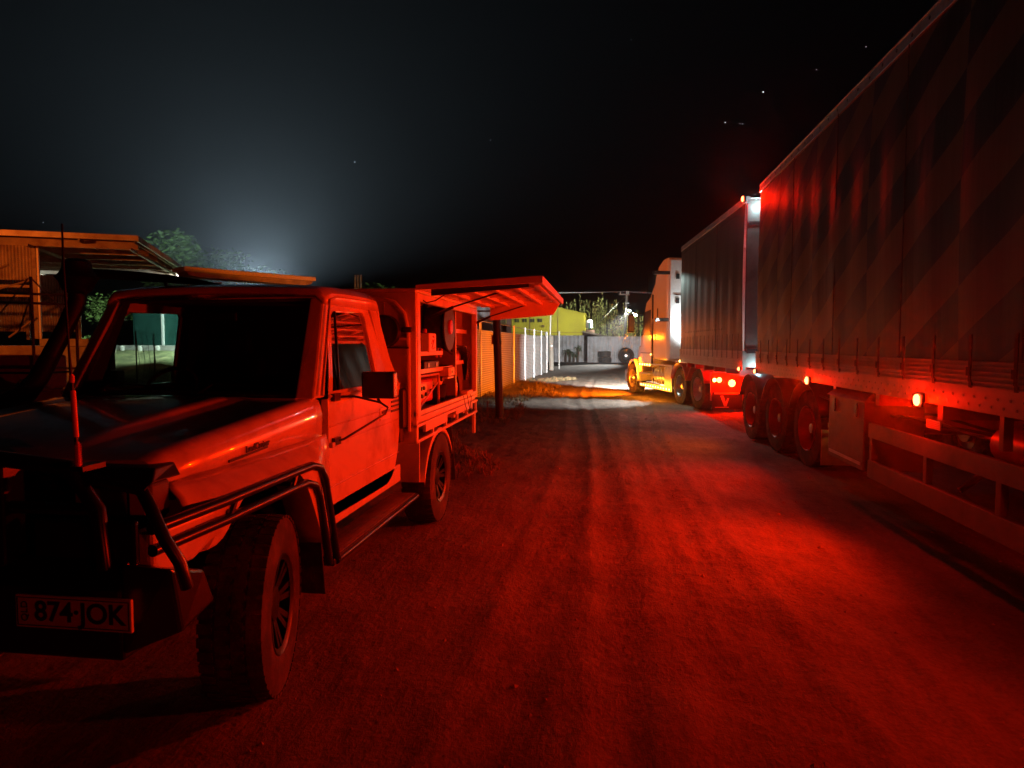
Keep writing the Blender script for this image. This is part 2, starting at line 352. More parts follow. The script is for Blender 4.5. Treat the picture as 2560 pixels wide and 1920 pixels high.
# bonnet and guards lofted along Y
def bonnet_sec(y, zt, hw, bulge=.04):
    pts = [(hw, 1.12), (hw+.004, zt-.10), (hw-.004, zt-.05), (hw-.018, zt-.02), (hw-.045, zt-.002), (hw-.09, zt), (.60, zt-.004), (.47, zt-.004), (.435, zt+bulge*.15), (.40, zt+bulge*.75), (.37, zt+bulge*.97), (.33, zt+bulge), (.0, zt+bulge+.004)]
    return [(CX+x, y, z) for x, z in pts]+[(CX-x, y, z) for x, z in pts[::-1][1:]]
rows = [bonnet_sec(2.285, 1.17, .74, 0), bonnet_sec(2.30, 1.215, .775, .0), bonnet_sec(2.36, 1.24, .80, .006), bonnet_sec(2.6, 1.262, .807, .03), bonnet_sec(3.0, 1.292, .81, .042), bonnet_sec(3.4, 1.322, .812, .04), bonnet_sec(3.60, 1.338, .812, .012), bonnet_sec(3.70, 1.345, .812, .0)]
bo = MB(); bo.grid(rows); bo.build('bonnet', W, ute, smooth=True, solid=.012)
# front guards: flank, ledge and flare (one per side)
def guard(s):
    g = MB(); X0 = CX+s*.812; rows = []
    def sm(a, b, t): t = max(0, min(1, (t-a)/(b-a))); return t*t*(3-2*t)
    for i in range(44):
        y = 2.30+1.46*i/43
        za = .86+(1.03-.86)*sm(2.40, 2.68, y)
        if y > 3.05: za = 1.03-.47*sm(3.05, 3.50, y)**1.6
        w_ = .122*(.55+.45*sm(2.28, 2.5, y))*(1-.85*sm(3.35, 3.76, y))
        zt = max(za+.012, 1.04)
        rows.append([(X0, y, 1.13), (X0+s*w_*.35, y, 1.105), (X0+s*w_*.75, y, 1.075), (X0+s*w_, y, zt), (X0+s*w_, y, (zt+za)/2), (X0+s*w_, y, za), (X0-s*.04, y, za-.004)])
    g.grid(rows)
    return g
for s in (1, -1):
    go = guard(s).build('front_guard', W, ute, smooth=True, solid=.008)
    X0 = CX+s*.81
    # lower front corner of the guard / bumper end piece
    fr = MB(); fr.prism([(2.06,.90), (2.10,.855), (2.30,.85), (2.36,.87), (2.57,1.01), (2.06,1.02)], 'x', X0+s*.03, X0+s*.115)
    fr.build('bumper_end', W, ute, bevel=.02, seg=3)
    MB().prism([(2.37,.862), (2.43,.86), (2.47,.87), (2.68,1.02), (2.585,1.012)], 'x', X0-s*.02, X0+s*.118).build('guard_flare', W, ute, bevel=.012)
    # black inner wheel arch
    a_ = MB(); a_.box(X0-s*.50, X0-s*.53, 2.3, 3.7, .5, 1.15); a_.box(X0-s*.5, X0+s*.0, 2.35, 3.55, 1.06, 1.09); a_.box(X0-s*.5, X0-s*.0, 3.52, 3.56, .45, 1.08); a_.box(X0-s*.5, X0-s*.02, 2.30, 2.33, .6, 1.08)
    a_.build('wheel_arch_liner', T, ute)
    MB().hexa([(X0-s*.25,3.50,.27),(X0+s*.10,3.50,.27),(X0+s*.10,3.515,.27),(X0-s*.25,3.515,.27)], [(X0-s*.25,3.44,.80),(X0+s*.09,3.44,.80),(X0+s*.09,3.455,.80),(X0-s*.25,3.455,.80)]).build('mud_flap', M['rubber'], ute, bevel=.004)
# front panel, grille, headlights
b = MB(); b.box(CX-.74, CX+.74, 2.29, 2.34, .70, 1.15); b.build('shaded_front_panel', T, ute, bevel=.01)  # painted panel given black plastic to stand in for its unlit shade
b = MB(); b.box(CX-.45, CX+.45, 2.262, 2.292, .93, 1.13)
for k in range(5): b.box(CX-.43, CX+.43, 2.245, 2.262, .95+k*.036, .965+k*.036)
b.build('grille', T, ute, bevel=.004)
for s in (1, -1):
    x0, x1 = sorted((CX+s*.52, CX+s*.83))
    MB().box(x0, x1, 2.19, 2.30, 1.02, 1.155).build('headlight_housing', T, ute, bevel=.012)
    h = MB().box(x0+.02, x1-.09 if s > 0 else x1-.02, 2.178, 2.192, 1.035, 1.135); h.build('headlight', M['lens_clear'], ute, bevel=.004)
    xi = (x1-.075, x1-.012) if s > 0 else (x0+.012, x0+.075)
    MB().box(xi[0], xi[1], 2.176, 2.21, 1.04, 1.14).build('indicator', M['lens_off'], ute, bevel=.004)
    MB().hexa([(x0,2.17,1.16),(x1+.02,2.17,1.16),(x1+.02,2.34,1.16),(x0,2.34,1.16)], [(x0,2.22,1.205),(x1-.0,2.22,1.205),(x1-.02,2.36,1.205),(x0,2.36,1.205)]).build('headlight_trim', T, ute, bevel=.006)
# bull bar
b = MB()
b.prism([(1.99,.60), (2.16,.60), (2.16,.93), (2.03,.93), (1.985,.84)], 'x', CX-.86, CX+.86)
for s in (1, -1):
    b.hexa([(CX+s*.86,1.99,.62),(CX+s*1.0,2.10,.66),(CX+s*1.0,2.30,.70),(CX+s*.86,2.30,.66)], [(CX+s*.86,1.99,.93),(CX+s*1.0,2.05,.90),(CX+s*.985,2.26,.83),(CX+s*.86,2.26,.83)])
    b.box(CX+s*.42-.02, CX+s*.42+.02, 1.98, 2.08, .90, 1.28); b.box(CX+s*.30-.02, CX+s*.30+.02, 1.98, 2.20, .55, 1.0)
b.box(CX+.50, CX+.885, 2.035, 2.06, .90, 1.06); b.box(CX-.885, CX-.50, 2.035, 2.06, .90, 1.06)  # black plates added to darken the lit guard fronts behind
bb = b.build('bull_bar', K, ute, bevel=.012)
t = MB(); t.tube([(CX-.78,2.02,.9), (CX-.76,2.02,1.10), (CX-.66,2.02,1.24), (CX-.40,2.0,1.27), (CX+.40,2.0,1.27), (CX+.66,2.02,1.24), (CX+.76,2.02,1.10), (CX+.78,2.02,.9)], .027, 10)
t.tube([(CX-.76,2.02,1.10), (CX+.76,2.02,1.10)], .022, 8)
for s in (1, -1): t.tube([(CX+s*.90,2.05,1.165), (CX+s*.955,2.02,1.11), (CX+s*1.0,2.02,1.01), (CX+s*1.045,2.03,.93), (CX+s*1.055,2.05,.84)], .021, 10); t.tube([(CX+s*.70,2.03,1.21), (CX+s*.92,2.05,1.16)], .02, 8)
t.build('bar_hoop', K, bb, smooth=True)
MB().box(CX+.50, CX+.92, 1.955, 1.968, .715, .825).build('number_plate', M['plate'], ute, bevel=.003)
npz = [o for o in bpy.data.objects if o.name.startswith('number_plate')][0]
b = MB(); z0, z1, x0, x1 = .722, .818, CX+.507, CX+.913
for q in ((x0,x1,z0,z0+.003), (x0,x1,z1-.003,z1), (x0,x0+.003,z0,z1), (x1-.003,x1,z0,z1)): b.box(q[0], q[1], 1.9535, 1.956, q[2], q[3])
b.build('plate_border', K, npz)
text('874\u00b7JOK', 'plate_characters', K, npz, (CX+.735, 1.954, .770), (pi/2, 0, 0), .094, .001, 1.0, .0016)
text('QLD', 'plate_state_letters', K, npz, (CX+.535, 1.954, .770), (pi/2, pi/2, 0), .034, .001, 1.0)
# driving lights on the bar
for s in (1, -1):
    d = MB().lathe([(.10,.05), (.06,.085), (.0,.095), (-.02,.095)], (CX+s*.25, 1.93, 1.17), 'y', 28).build('driving_light', K, ute, smooth=True)
    MB().lathe([(-.022,.086), (-.03,.06), (-.033,.01)], (CX+s*.25, 1.93, 1.17), 'y', 28).build('lens', M['lens_clear'], d, smooth=True)
# aerial: thin whip, orange tape wrapped rod, spring base
ax, ay = -1.672, 1.94
a_ = MB().tube([(ax+.004,ay,1.285), (ax,ay,1.40), (ax-.006,ay,1.52), (ax-.012,ay,1.64), (ax-.02,ay,1.9), (ax-.02,ay,2.03)], [.006,.006,.006,.0035,.0035,.003], 8).build('aerial', K, ute, smooth=True)
MB().tube([(ax+.002,ay,1.356), (ax-.004,ay,1.505)], .0085, 12).build('tape', M['orange'], a_, smooth=True)
MB().lathe([(0,.008), (.02,.008), (.03,.002)], (ax-.006, ay, 1.53), 'z', 10).build('collar', M['orange'], a_, smooth=True)
sp = MB(); sp.tube([(ax+.006+.010*cos(k*.9)*(1-.02*k/6), ay+.010*sin(k*.9), 1.265+k*.00105) for k in range(66)], .0022, 6); sp.tube([(ax+.006,ay,1.262), (ax+.005,ay,1.34)], [.010,.006], 10)
sp.build('spring', M['redp'], a_, smooth=True)
MB().box(ax-.02, ax+.03, ay-.01, ay+.09, 1.245, 1.262).build('aerial_bracket', K, a_)
# side scrub rails
for s in (1, -1):
    X1 = CX+s*.945
    r_ = MB()
    r_.tube([(X1-s*.02,2.06,1.03), (X1,2.45,1.03), (X1,3.10,1.03), (X1,3.28,1.028), (X1,3.38,1.00), (X1,3.44,.93), (X1,3.50,.74), (X1,3.58,.47), (X1,3.60,.44)], .021, 12)
    r_.tube([(X1-s*.02,2.06,.955), (X1,2.45,.955), (X1,3.08,.955), (X1,3.22,.95), (X1,3.31,.92), (X1,3.36,.85), (X1,3.42,.66), (X1,3.48,.45)], .021, 12)
    for yy in (2.5, 3.05): r_.tube([(X1,yy,.955), (X1,yy+.06,1.03)], .012, 8); r_.tube([(X1,yy,.98), (X1-s*.12,yy,.98)], .012, 8)
    r_.build('scrub_rail', K, ute, smooth=True)
    st = MB(); xa, xb = sorted((CX+s*.74, CX+s*.945)); st.box(xa, xb, 3.55, 5.26, .41, .455)
    so = st.build('side_step', M['trim'], ute, bevel=.012)
    tp = MB(); tp.box(xa+.012, xb-.012, 3.58, 5.23, .456, .459)
    for i in range(56):
        for j in range(6):
            cx_, cy_ = xa+.028+j*.031, 3.6+i*.029; sg = 1 if (i+j) % 2 else -1; d1 = Vector((.009, .009*sg, 0)); d2 = Vector((-.0025*sg, .0025, 0)); p = Vector((cx_, cy_, .4592))
            tp.add([p-d1-d2, p+d1-d2, p+d1+d2, p-d1+d2, p+Vector((0,0,.0022))], [(0,1,4),(1,2,4),(2,3,4),(3,0,4)])
    tp.build('tread_plate', M['checker'], so)
    MB().tube([(X1,3.58,.435), (X1,5.24,.435)], .019, 10).build('step_edge', M['black'], so, smooth=True)
# chassis, axles
b = MB()
for s in (1, -1): b.box(CX+s*.42-.04, CX+s*.42+.04, 2.2, 8.0, .52, .66)
b.tube([(CX-.75,2.95,.42), (CX+.75,2.95,.42)], .06, 10); b.tube([(CX-.75,6.12,.42), (CX+.75,6.12,.42)], .06, 10); b.lathe([(-.15,.05), (-.08,.16), (.08,.16), (.15,.05)], (CX, 6.12, .42), 'y', 16); b.box(CX-.55, CX+.55, 5.2, 5.9, .55, .8)
b.build('chassis', T, ute)
# greenhouse
def xs_(z): return .812 if z < 1.34 else .812-.115*(z-1.34)/.62
rf = MB(); rr_ = []
for i, (y, dz, sh) in enumerate(((3.97,-.05,.10), (3.99,.0,.04), (4.06,.035,.01), (4.25,.052,0), (4.65,.06,0), (4.88,.045,.0), (4.93,.01,.03), (4.945,-.04,.06))):
    r0 = []
    for x, z in ((-.735,1.90), (-.728,1.955), (-.69,1.99), (-.55,2.003), (-.2,2.012), (.2,2.012), (.55,2.003), (.69,1.99), (.728,1.955), (.735,1.90)):
        r0.append((CX+x*(1-sh*.25), y, min(z+dz*.55-.012, 2.04) if z > 1.91 else z))
    rr_.append(r0)
rf.grid(rr_); rf.build('roof', W, ute, smooth=True, solid=.03)
for s in (1, -1):
    p = MB()
    p.hexa([(CX+s*.70,3.60,1.34), (CX+s*.80,3.64,1.34), (CX+s*.80,3.80,1.34), (CX+s*.74,3.76,1.34)], [(CX+s*.64,3.97,1.94), (CX+s*.72,3.99,1.94), (CX+s*.72,4.06,1.94), (CX+s*.68,4.03,1.94)]); p.build('front_pillar', W, ute, bevel=.012); p = MB()
    p.hexa([(CX+s*.74,4.98,1.33), (CX+s*.805,4.98,1.33), (CX+s*.805,5.19,1.33), (CX+s*.74,5.19,1.33)], [(CX+s*.68,4.76,1.95), (CX+s*.73,4.76,1.95), (CX+s*.725,4.93,1.95), (CX+s*.68,4.93,1.95)])
    p.build('rear_pillar', W, ute, bevel=.012)
    MB().tube([(CX+s*.822,3.70,1.36), (CX+s*.745,4.02,1.925), (CX+s*.738,4.12,1.952), (CX+s*.735,4.84,1.965)], .010, 6).build('rain_gutter', W, ute, smooth=True)
# cab back with rear window
b = MB()
for q in ((-.74,.74,1.34,1.42), (-.74,.74,1.80,1.95), (-.74,-.6,1.42,1.80), (.6,.74,1.42,1.80)):
    y0 = 5.17-.27*(q[2]-1.34)/.6; y1 = 5.17-.27*(q[3]-1.34)/.6
    b.hexa([(CX+q[0],y0,q[2]), (CX+q[1],y0,q[2]), (CX+q[1],y0+.03,q[2]), (CX+q[0],y0+.03,q[2])], [(CX+q[0],y1,q[3]), (CX+q[1],y1,q[3]), (CX+q[1],y1+.03,q[3]), (CX+q[0],y1+.03,q[3])])
b.build('cab_back', W, ute)
def pane(name, pts): return MB().add(pts, [(0,1,2,3)]).build(name, M['glass'], ute)
pane('windscreen', [(CX-.74,3.66,1.36), (CX+.74,3.66,1.36), (CX+.67,3.99,1.92), (CX-.67,3.99,1.92)])
pane('rear_window', [(CX-.6,5.14,1.42), (CX+.6,5.14,1.42), (CX+.6,4.97,1.80), (CX-.6,4.97,1.80)])
b = MB(); b.tube([(CX-.75,3.645,1.355), (CX+.75,3.645,1.355), (CX+.68,3.985,1.925), (CX-.68,3.985,1.925)], .011, 6, closed=True); b.build('windscreen_seal', M['rubber'], ute)
MB().box(CX-.72, CX+.72, 3.58, 3.72, 1.325, 1.35).build('cowl', W, ute, bevel=.008)
for x0 in (-.55, .1):
    MB().tube([(CX+x0,3.62,1.365), (CX+x0+.05,3.70,1.42), (CX+x0+.45,3.69,1.40)], .006, 6).build('wiper', K, ute)
# doors
for s in (1, -1):
    low = [(3.785,.61), (4.55,.60), (4.86,.60), (4.97,.63), (5.06,.70), (5.14,.83), (5.185,1.0), (5.20,1.33), (3.785,1.33)]
    th = .035
    d = MB(); d.prism(low, 'x', CX+s*(.812-th), CX+s*.822)
    outer = [(3.785,1.33), (3.85,1.45), (4.00,1.80), (4.035,1.885), (4.09,1.925), (4.80,1.94), (4.86,1.91), (5.20,1.33)]
    inner = [(3.885,1.372), (3.92,1.44), (4.055,1.78), (4.08,1.835), (4.13,1.862), (4.66,1.875), (4.685,1.85), (4.705,1.372)]
    vo = []
    for (y, z) in outer: vo.append((CX+s*(xs_(z)+.010), y, z))
    for (y, z) in inner: vo.append((CX+s*(xs_(z)+.006), y, z))
    for (y, z) in inner: vo.append((CX+s*(xs_(z)-.03), y, z))
    n_ = len(outer); fs = []
    for i in range(n_):
        j = (i+1) % n_; fs += [(i, j, j+n_, i+n_), (i+n_, j+n_, j+2*n_, i+2*n_)]
    d.add(vo, fs)
    door = d.build('door', W, ute, bevel=.006)
    cr = MB()
    for (z, r) in ((1.165,.006), (1.06,.005), (.80,.004)): cr.tube([(CX+s*.822,3.80,z), (CX+s*.824,5.15,z+.005)], r, 6)
    cr.tube([(CX+s*.824,3.80,1.345), (CX+s*.824,5.18,1.345)], .009, 6)
    cr.build('swage_line', W, door, smooth=True)
    y0, y1 = 3.89, 4.70
    gp = [(CX+s*(xs_(z)-.012), y, z) for y, z in inner]
    MB().add(gp, [list(range(len(gp)))]).build('door_window', M['tint'], door)
    MB().tube([(CX+s*.80,4.01,1.37), (CX+s*.735,4.11,1.86)], .009, 6).build('quarter_window_bar', K, door)
    hd = MB(); hd.box(*sorted((CX+s*.822, CX+s*.829)), 4.70, 4.92, 1.10, 1.19); hd.build('handle_recess', M['alu'], door, bevel=.003)
    MB().tube([(CX+s*.83,4.73,1.155), (CX+s*.845,4.76,1.16), (CX+s*.845,4.86,1.162), (CX+s*.83,4.89,1.16)], .009, 8).build('door_handle', M['alloy'], door, smooth=True)
    v = MB()
    for k in range(4): v.box(*sorted((CX+s*.822, CX+s*.828)), 4.97, 5.15, 1.135+k*.035, 1.152+k*.035)
    v.build('air_vent', T, door)
    MB().box(*sorted((CX+s*.823, CX+s*.845)), 3.79, 3.86, 1.04, 1.07).build('hinge', W, door, bevel=.004)
    # mirror on two arms
    X2 = CX+s*.98
    mr = MB(); mr.hexa([(X2-.01,4.03,1.335), (X2+.01,4.03,1.335), (X2+.02,4.10,1.335), (X2+.01,4.10,1.335)] if False else [(X2-.115,4.22,1.30), (X2+.105,4.22,1.30), (X2+.105,4.30,1.30), (X2-.115,4.30,1.30)], [(X2-.115,4.22,1.475), (X2+.105,4.22,1.475), (X2+.105,4.30,1.475), (X2-.115,4.30,1.475)])
    mo = mr.build('mirror', K, door, bevel=.012, seg=3)
    am = MB(); am.tube([(CX+s*.83,3.86,1.335), (CX+s*.86,4.10,1.325), (CX+s*.985,4.24,1.275), (CX+s*1.03,4.26,1.24), (CX+s*1.02,4.24,1.20), (CX+s*.86,3.92,1.075), (CX+s*.83,3.87,1.07)], .0075, 8)
    am.tube([(CX+s*.965,4.25,1.30), (CX+s*.985,4.25,1.27)], .009, 8)
    for z in (1.335, 1.07): am.box(*sorted((CX+s*.822, CX+s*.845)), 3.83, 3.92, z-.022, z+.022)
    am.build('mirror_arm', K, mo, smooth=True)
# badge on the guard (mark and lettering generic in form)
bd = MB(); bd.prism([(2.72,1.150), (3.06,1.163), (3.06,1.153), (2.72,1.138)], 'x', CX+.814, CX+.822)
bd = bd.build('guard_badge', K, ute)
text('LandCruiser', 'badge_lettering', K, bd, (CX+.823, 2.965, 1.176), (pi/2, 0.03, pi/2), .043, .002, 1.0, .0008)
# interior
b = MB(); b.box(CX-.74, CX+.74, 3.70, 3.98, 1.0, 1.36); b.build('dashboard', M['dash'], ute, bevel=.03)
for x in (-.40, .40):
    q = MB(); q.box(CX+x-.26, CX+x+.26, 4.30, 4.80, .80, .98); q.hexa([(CX+x-.25,4.72,.95), (CX+x+.25,4.72,.95), (CX+x+.25,4.86,.95), (CX+x-.25,4.86,.95)], [(CX+x-.22,4.90,1.55), (CX+x+.22,4.90,1.55), (CX+x+.22,4.99,1.55), (CX+x-.22,4.99,1.55)])
    q.box(CX+x-.12, CX+x+.12, 4.90, 4.98, 1.58, 1.76); q.build('seat', M['dash'], ute, bevel=.03)
b = MB(); ctr = Vector((CX-.42, 4.12, 1.33)); pts = []
for k in range(24):
    t0 = 2*pi*k/24; pts.append(ctr+Vector((.19*cos(t0), -.10*sin(t0)*-1*.9, .19*sin(t0)*.85)))
b.tube(pts, .014, 8, closed=True); b.tube([ctr-Vector((.18,0,0)), ctr+Vector((.18,0,0))], .012, 6); b.tube([ctr, ctr+Vector((0,-.2,-.12))], .02, 8); b.build('steering_wheel', M['dash'], ute)
MB().box(CX-.12, CX+.12, 4.02, 4.04, 1.80, 1.86).build('rear_view_mirror', M['dash'], ute, bevel=.01)
b = MB(); b.box(CX-.66, CX+.66, 4.03, 4.86, 1.925, 1.935); b.hexa([(CX-.745,5.10,1.0),(CX+.745,5.10,1.0),(CX+.745,5.125,1.0),(CX-.745,5.125,1.0)], [(CX-.68,4.88,1.93),(CX+.68,4.88,1.93),(CX+.68,4.90,1.93),(CX-.68,4.90,1.93)])
for s in (-1, 1): b.box(*sorted((CX+s*.745, CX+s*.765)), 3.80, 5.1, .7, 1.35); b.hexa([(CX+s*.69,3.62,1.35),(CX+s*.755,3.66,1.35),(CX+s*.765,3.86,1.34),(CX+s*.735,3.86,1.34)], [(CX+s*.655,4.02,1.93),(CX+s*.67,4.02,1.93),(CX+s*.69,4.10,1.93),(CX+s*.665,4.10,1.93)]); b.hexa([(CX+s*.70,4.72,1.35),(CX+s*.755,4.72,1.35),(CX+s*.755,5.12,1.35),(CX+s*.70,5.12,1.35)], [(CX+s*.63,4.70,1.93),(CX+s*.675,4.70,1.93),(CX+s*.675,4.9,1.93),(CX+s*.63,4.9,1.93)])
b.build('cab_shade_lining', M['dash'], ute)  # cab lining; its black sheets stand in for shade on pillars and back
# snorkel along the driver's A pillar
sn = MB(); sx = CX-.92
sn.tube([(CX-.86,3.05,1.20), (CX-.90,3.30,1.30), (sx,3.52,1.36), (sx,3.62,1.45), (sx+.03,3.80,1.75), (sx+.05,3.88,1.92), (sx+.05,3.89,1.99)], [.05,.055,.06,.055,.05,.05,.05], 12)
sn = sn.build('snorkel', T, ute, smooth=True)
MB().lathe([(-.06,.05), (-.03,.085), (.02,.105), (.045,.125), (.07,.10), (.10,.085), (.14,.08), (.16,.05)], (sx+.05, 3.89, 2.03), 'z', 24).build('intake_head', T, sn, smooth=True)
# roof mounted sun visor / bar reaching beyond the driver's side
rb = MB(); rb.tube([(-3.42,4.05,2.125), (-3.1,4.12,2.105), (-2.9,4.18,2.09), (-2.7,4.25,2.07), (-2.56,4.32,2.045)], [.030,.032,.028,.020,.010], 8); rb.tube([(-2.9,4.18,2.09), (-2.9,4.2,2.0)], .012, 6)
rb.build('roof_bar', K, ute, smooth=True)
# wheels
wheel(ute, (CX+.80, 2.95, .42), .42, .27, 1, .225, a=R(14)); wheel(ute, (CX-.80, 2.95, .42), .42, .27, -1, .225, a=R(14))
wheel(ute, (CX+.80, 6.12, .42), .42, .27, 1, .225); wheel(ute, (CX-.80, 6.12, .42), .42, .27, -1, .225)
# ---- tray and canopy
YF, YR, XS, XN = 5.30, 7.95, CX+.93, CX-.93
b = MB(); b.box(XN, XS-.03, YF, YR, .98, 1.03)
for k in range(6): b.box(XN+.05, XS-.06, YF+.2+k*.48, YF+.26+k*.48, .88, .98)
tr = b.build('tray', M['alu'], ute, bevel=.006)
b = MB(); b.box(XS-.03, XS, YF, YR, 1.065, 1.105); b.box(XS-.03, XS+.004, YF, YR, .975, 1.0)
b.box(XS-.03, XS, YF, YR, .845, .87)
for k in range(6): b.box(XS-.028, XS-.002, YF+.02+k*.51, YF+.06+k*.51, .87, .975)
b.box(XS-.03, XS-.004, YF+.3, YF+1.1, .905, .972); b.box(XS-.03, XS-.004, YF+1.5, YF+2.3, .93, .972)
b.build('side_rail', M['alu'], tr, bevel=.003)
# rear wheel guard panels and mud flap
MB().box(XS-.32, XS-.02, 5.44, 5.46, .50, .845).build('wheel_guard', M['alu'], ute, bevel=.003)
a_ = MB(); ar = [(cos(t)*.56+6.12, sin(t)*.50+.38) for t in [R(k) for k in range(25, 172, 12)]]
a_.grid([[(XS-.31, y, z) for y, z in ar], [(XS-.015, y, z) for y, z in ar], [(XS-.012, y, z-.04) for y, z in ar]]); a_.build('rear_mudguard', M['alu'], ute, smooth=True, solid=.006)
MB().hexa([(XS-.30,6.72,.27), (XS+.0,6.72,.27), (XS+.0,6.735,.27), (XS-.30,6.735,.27)], [(XS-.30,6.62,.92), (XS-.02,6.62,.92), (XS-.02,6.635,.92), (XS-.30,6.635,.92)]).build('mud_flap', M['rubber'], ute)
MB().box(XS-.05, XS-.02, 7.86, 7.93, .60, .86).build('tray_stay', M['alu'], ute)
# canopy shell, open on the passenger side
ZT = 2.075
b = MB(); b.box(XN, XS, YF, YF+.03, .845, ZT); b.box(XN, XS, YR-.03, YR, 1.03, ZT); b.box(XN, XN+.03, YF+.03, YR-.03, 1.03, ZT); b.box(XN, XS, YF-.003, YR+.003, ZT, ZT+.03)
cn = b.build('canopy', M['alu'], ute, bevel=.008)
b = MB(); b.box(XS-.05, XS+.004, YF+.03, YF+.12, 1.03, ZT-.004); b.box(XS-.05, XS+.004, YR-.10, YR-.03, 1.03, ZT-.004); b.box(XS-.05, XS+.003, YF+.12, YR-.1, ZT-.07, ZT-.005); b.box(XS-.05, XS+.003, YF+.12, YR-.1, 1.03, 1.06)
b.build('opening_frame', M['alu'], cn, bevel=.004)
b = MB(); b.box(CX+.18, CX+.20, YF+.03, YR-.03, 1.03, ZT-.002); b.box(CX+.20, XS-.09, 7.14, 7.17, 1.031, ZT-.003); b.build('partition', M['inner'], cn)
b = MB()
for z in (1.44, 1.60, 1.79): b.box(CX+.20, XS-.12, 7.17, YR-.035, z, z+.018); b.box(XS-.128, XS-.118, 7.17, YR-.035, z-.01, z+.035)
for z in (1.40, 1.56): b.box(CX+.20, XS-.12, YF+.035, 6.70 if z > 1.5 else 7.135, z, z+.018); b.box(XS-.128, XS-.118, YF+.035, 6.70 if z > 1.5 else 7.135, z-.01, z+.03)
b.box(XS-.11, XS-.085, 7.142, 7.175, 1.04, 2.0)
b.build('shelf', M['alu'], cn, bevel=.002)
b = MB(); b.tube([(XS-.06,YF-.02,.95), (XS-.06,YF-.02,1.75), (XS-.09,YF-.02,1.90), (XS-.17,YF-.02,1.99), (XS-.32,YF-.02,2.03), (CX,YF-.02,2.04)], .018, 8); b.tube([(CX-.9,YF-.02,1.70), (XS-.06,YF-.02,1.70)], .015, 8)
for x in (.1, .42, .66): b.box(CX+x, CX+x+.012, YF-.01, YF, 1.05, 2.03)
b.build('headboard_frame', M['alu'], cn, smooth=True)
wl = MB().lathe([(-.10,.10), (-.09,.125), (-.02,.13), (.0,.10), (.03,.06)], (CX+.70, YF-.06, 1.76), 'y', 24); wl.box(CX+.62, CX+.88, YF-.06, YF-.035, 1.62, 1.635); wl.box(CX+.82, CX+.90, YF-.05, YF-.02, 1.75, 1.79)
wl.build('work_light', K, cn, smooth=True)
MB().box(CX+.74, CX+.86, YF-.13, YF-.01, .98, 1.30).build('fuel_filler', T, cn, bevel=.02)
MB().tube([(CX+.80,YF-.08,1.0), (CX+.80,YF-.08,.87)], .04, 10).build('filler_neck', T, cn)
# lifted side door
XL = -.50; zi, zo = 2.105, 2.165
def lz(x): return zi+(zo-zi)*(x-XS)/(XL-XS)
b = MB()
b.hexa([(XS,YF,zi), (XL,YF,zo), (XL,YR+.05,zo), (XS,YR+.05,zi)], [(XS,YF,zi+.02), (XL,YF,zo+.02), (XL,YR+.05,zo+.02), (XS,YR+.05,zi+.02)])
ld_ = b.build('canopy_door', M['alu'], ute)
b = MB()
b.hexa([(XS,YF-.004,zi-.015), (XL,YF-.004,zo-.03), (XL,YF+.02,zo-.03), (XS,YF+.02,zi-.015)], [(XS,YF-.004,zi+.024), (XL,YF-.004,zo+.024), (XL,YF+.02,zo+.024), (XS,YF+.02,zi+.024)])
b.box(XL, XL+.02, YF-.004, YR+.054, zo-.035, zo+.024)
b.hexa([(XL-.10,YR+.03,zo-.165), (XL-.10,YR+.05,zo-.165), (XS+.15,YR+.05,zi-.165), (XS+.15,YR+.03,zi-.165)], [(XL-.002,YR+.03,zo-.003), (XL-.002,YR+.05,zo-.003), (XS+.15,YR+.05,zi-.003), (XS+.15,YR+.03,zi-.003)])
b.build('door_edge', M['alu'], ld_)
b = MB(); b.hexa([(XS+.1,YF+.10,zi-.055), (XL-.10,YF+.10,zo-.055), (XL-.10,YF+.13,zo-.055), (XS+.1,YF+.13,zi-.055)], [(XS+.1,YF+.10,zi-.004), (XL-.10,YF+.10,zo-.004), (XL-.10,YF+.13,zo-.004), (XS+.1,YF+.13,zi-.004)])
b.build('door_seal', K, ld_)
b = MB()
for k in range(5): 
    x = XS+.18+k*.19; z = lz(x); b.box(x, x+.035, YF+.15, YR-.02, z-.035, z-.004)
for k in range(4):
    y = YF+.55+k*.6; b.hexa([(XS+.1,y,zi-.028), (XL-.1,y,zo-.028), (XL-.1,y+.04,zo-.028), (XS+.1,y+.04,zi-.028)], [(XS+.1,y,zi-.002), (XL-.1,y,zo-.002), (XL-.1,y+.04,zo-.002), (XS+.1,y+.04,zi-.002)])
b.build('door_brace', M['alu'], ld_)
for y in (5.9, 7.88):
    s_ = MB(); s_.tube([(XS-.02,y,1.90), (XS+.17,y,1.985)], .014, 8); s_.tube([(XS+.17,y,1.985), (XL-.42,y,lz(XL-.42)-.03)], .008, 8); s_.build('gas_strut', K, ld_)
b = MB(); b.tube([(XS-.04,5.5,2.05), (XS+.03,5.52,2.0), (XS+.10,5.55,2.02), (XS+.2,5.62,2.10)], .006, 6); b.build('door_cable', K, ld_)
# =====================================================================  GEAR INSIDE THE CANOPY (each its own thing)
def thing(mb, name, label, cat, m, loc=None, group=None, bevel=0, smooth=False, kids=()):
    """one thing with parts: an Empty at its base parents the named meshes"""
    lo = Vector((sum(v.x for v in mb.v)/len(mb.v), sum(v.y for v in mb.v)/len(mb.v), min(v.z for v in mb.v)))
    if not kids:
        for v in mb.v: v -= lo
        o = mb.build(name, m, bevel=bevel, smooth=smooth); o.location = lo; return tag(o, label, cat, group)
    r = root(name, lo, label, cat, group)
    mb.build(kids[0], m, r, bevel=bevel, smooth=smooth)
    for (nm, k, mm, *opt) in kids[1:]: k.build(nm, mm, r, bevel=opt[0] if opt else 0, smooth=bool(opt and len(opt) > 1 and opt[1]))
    return r
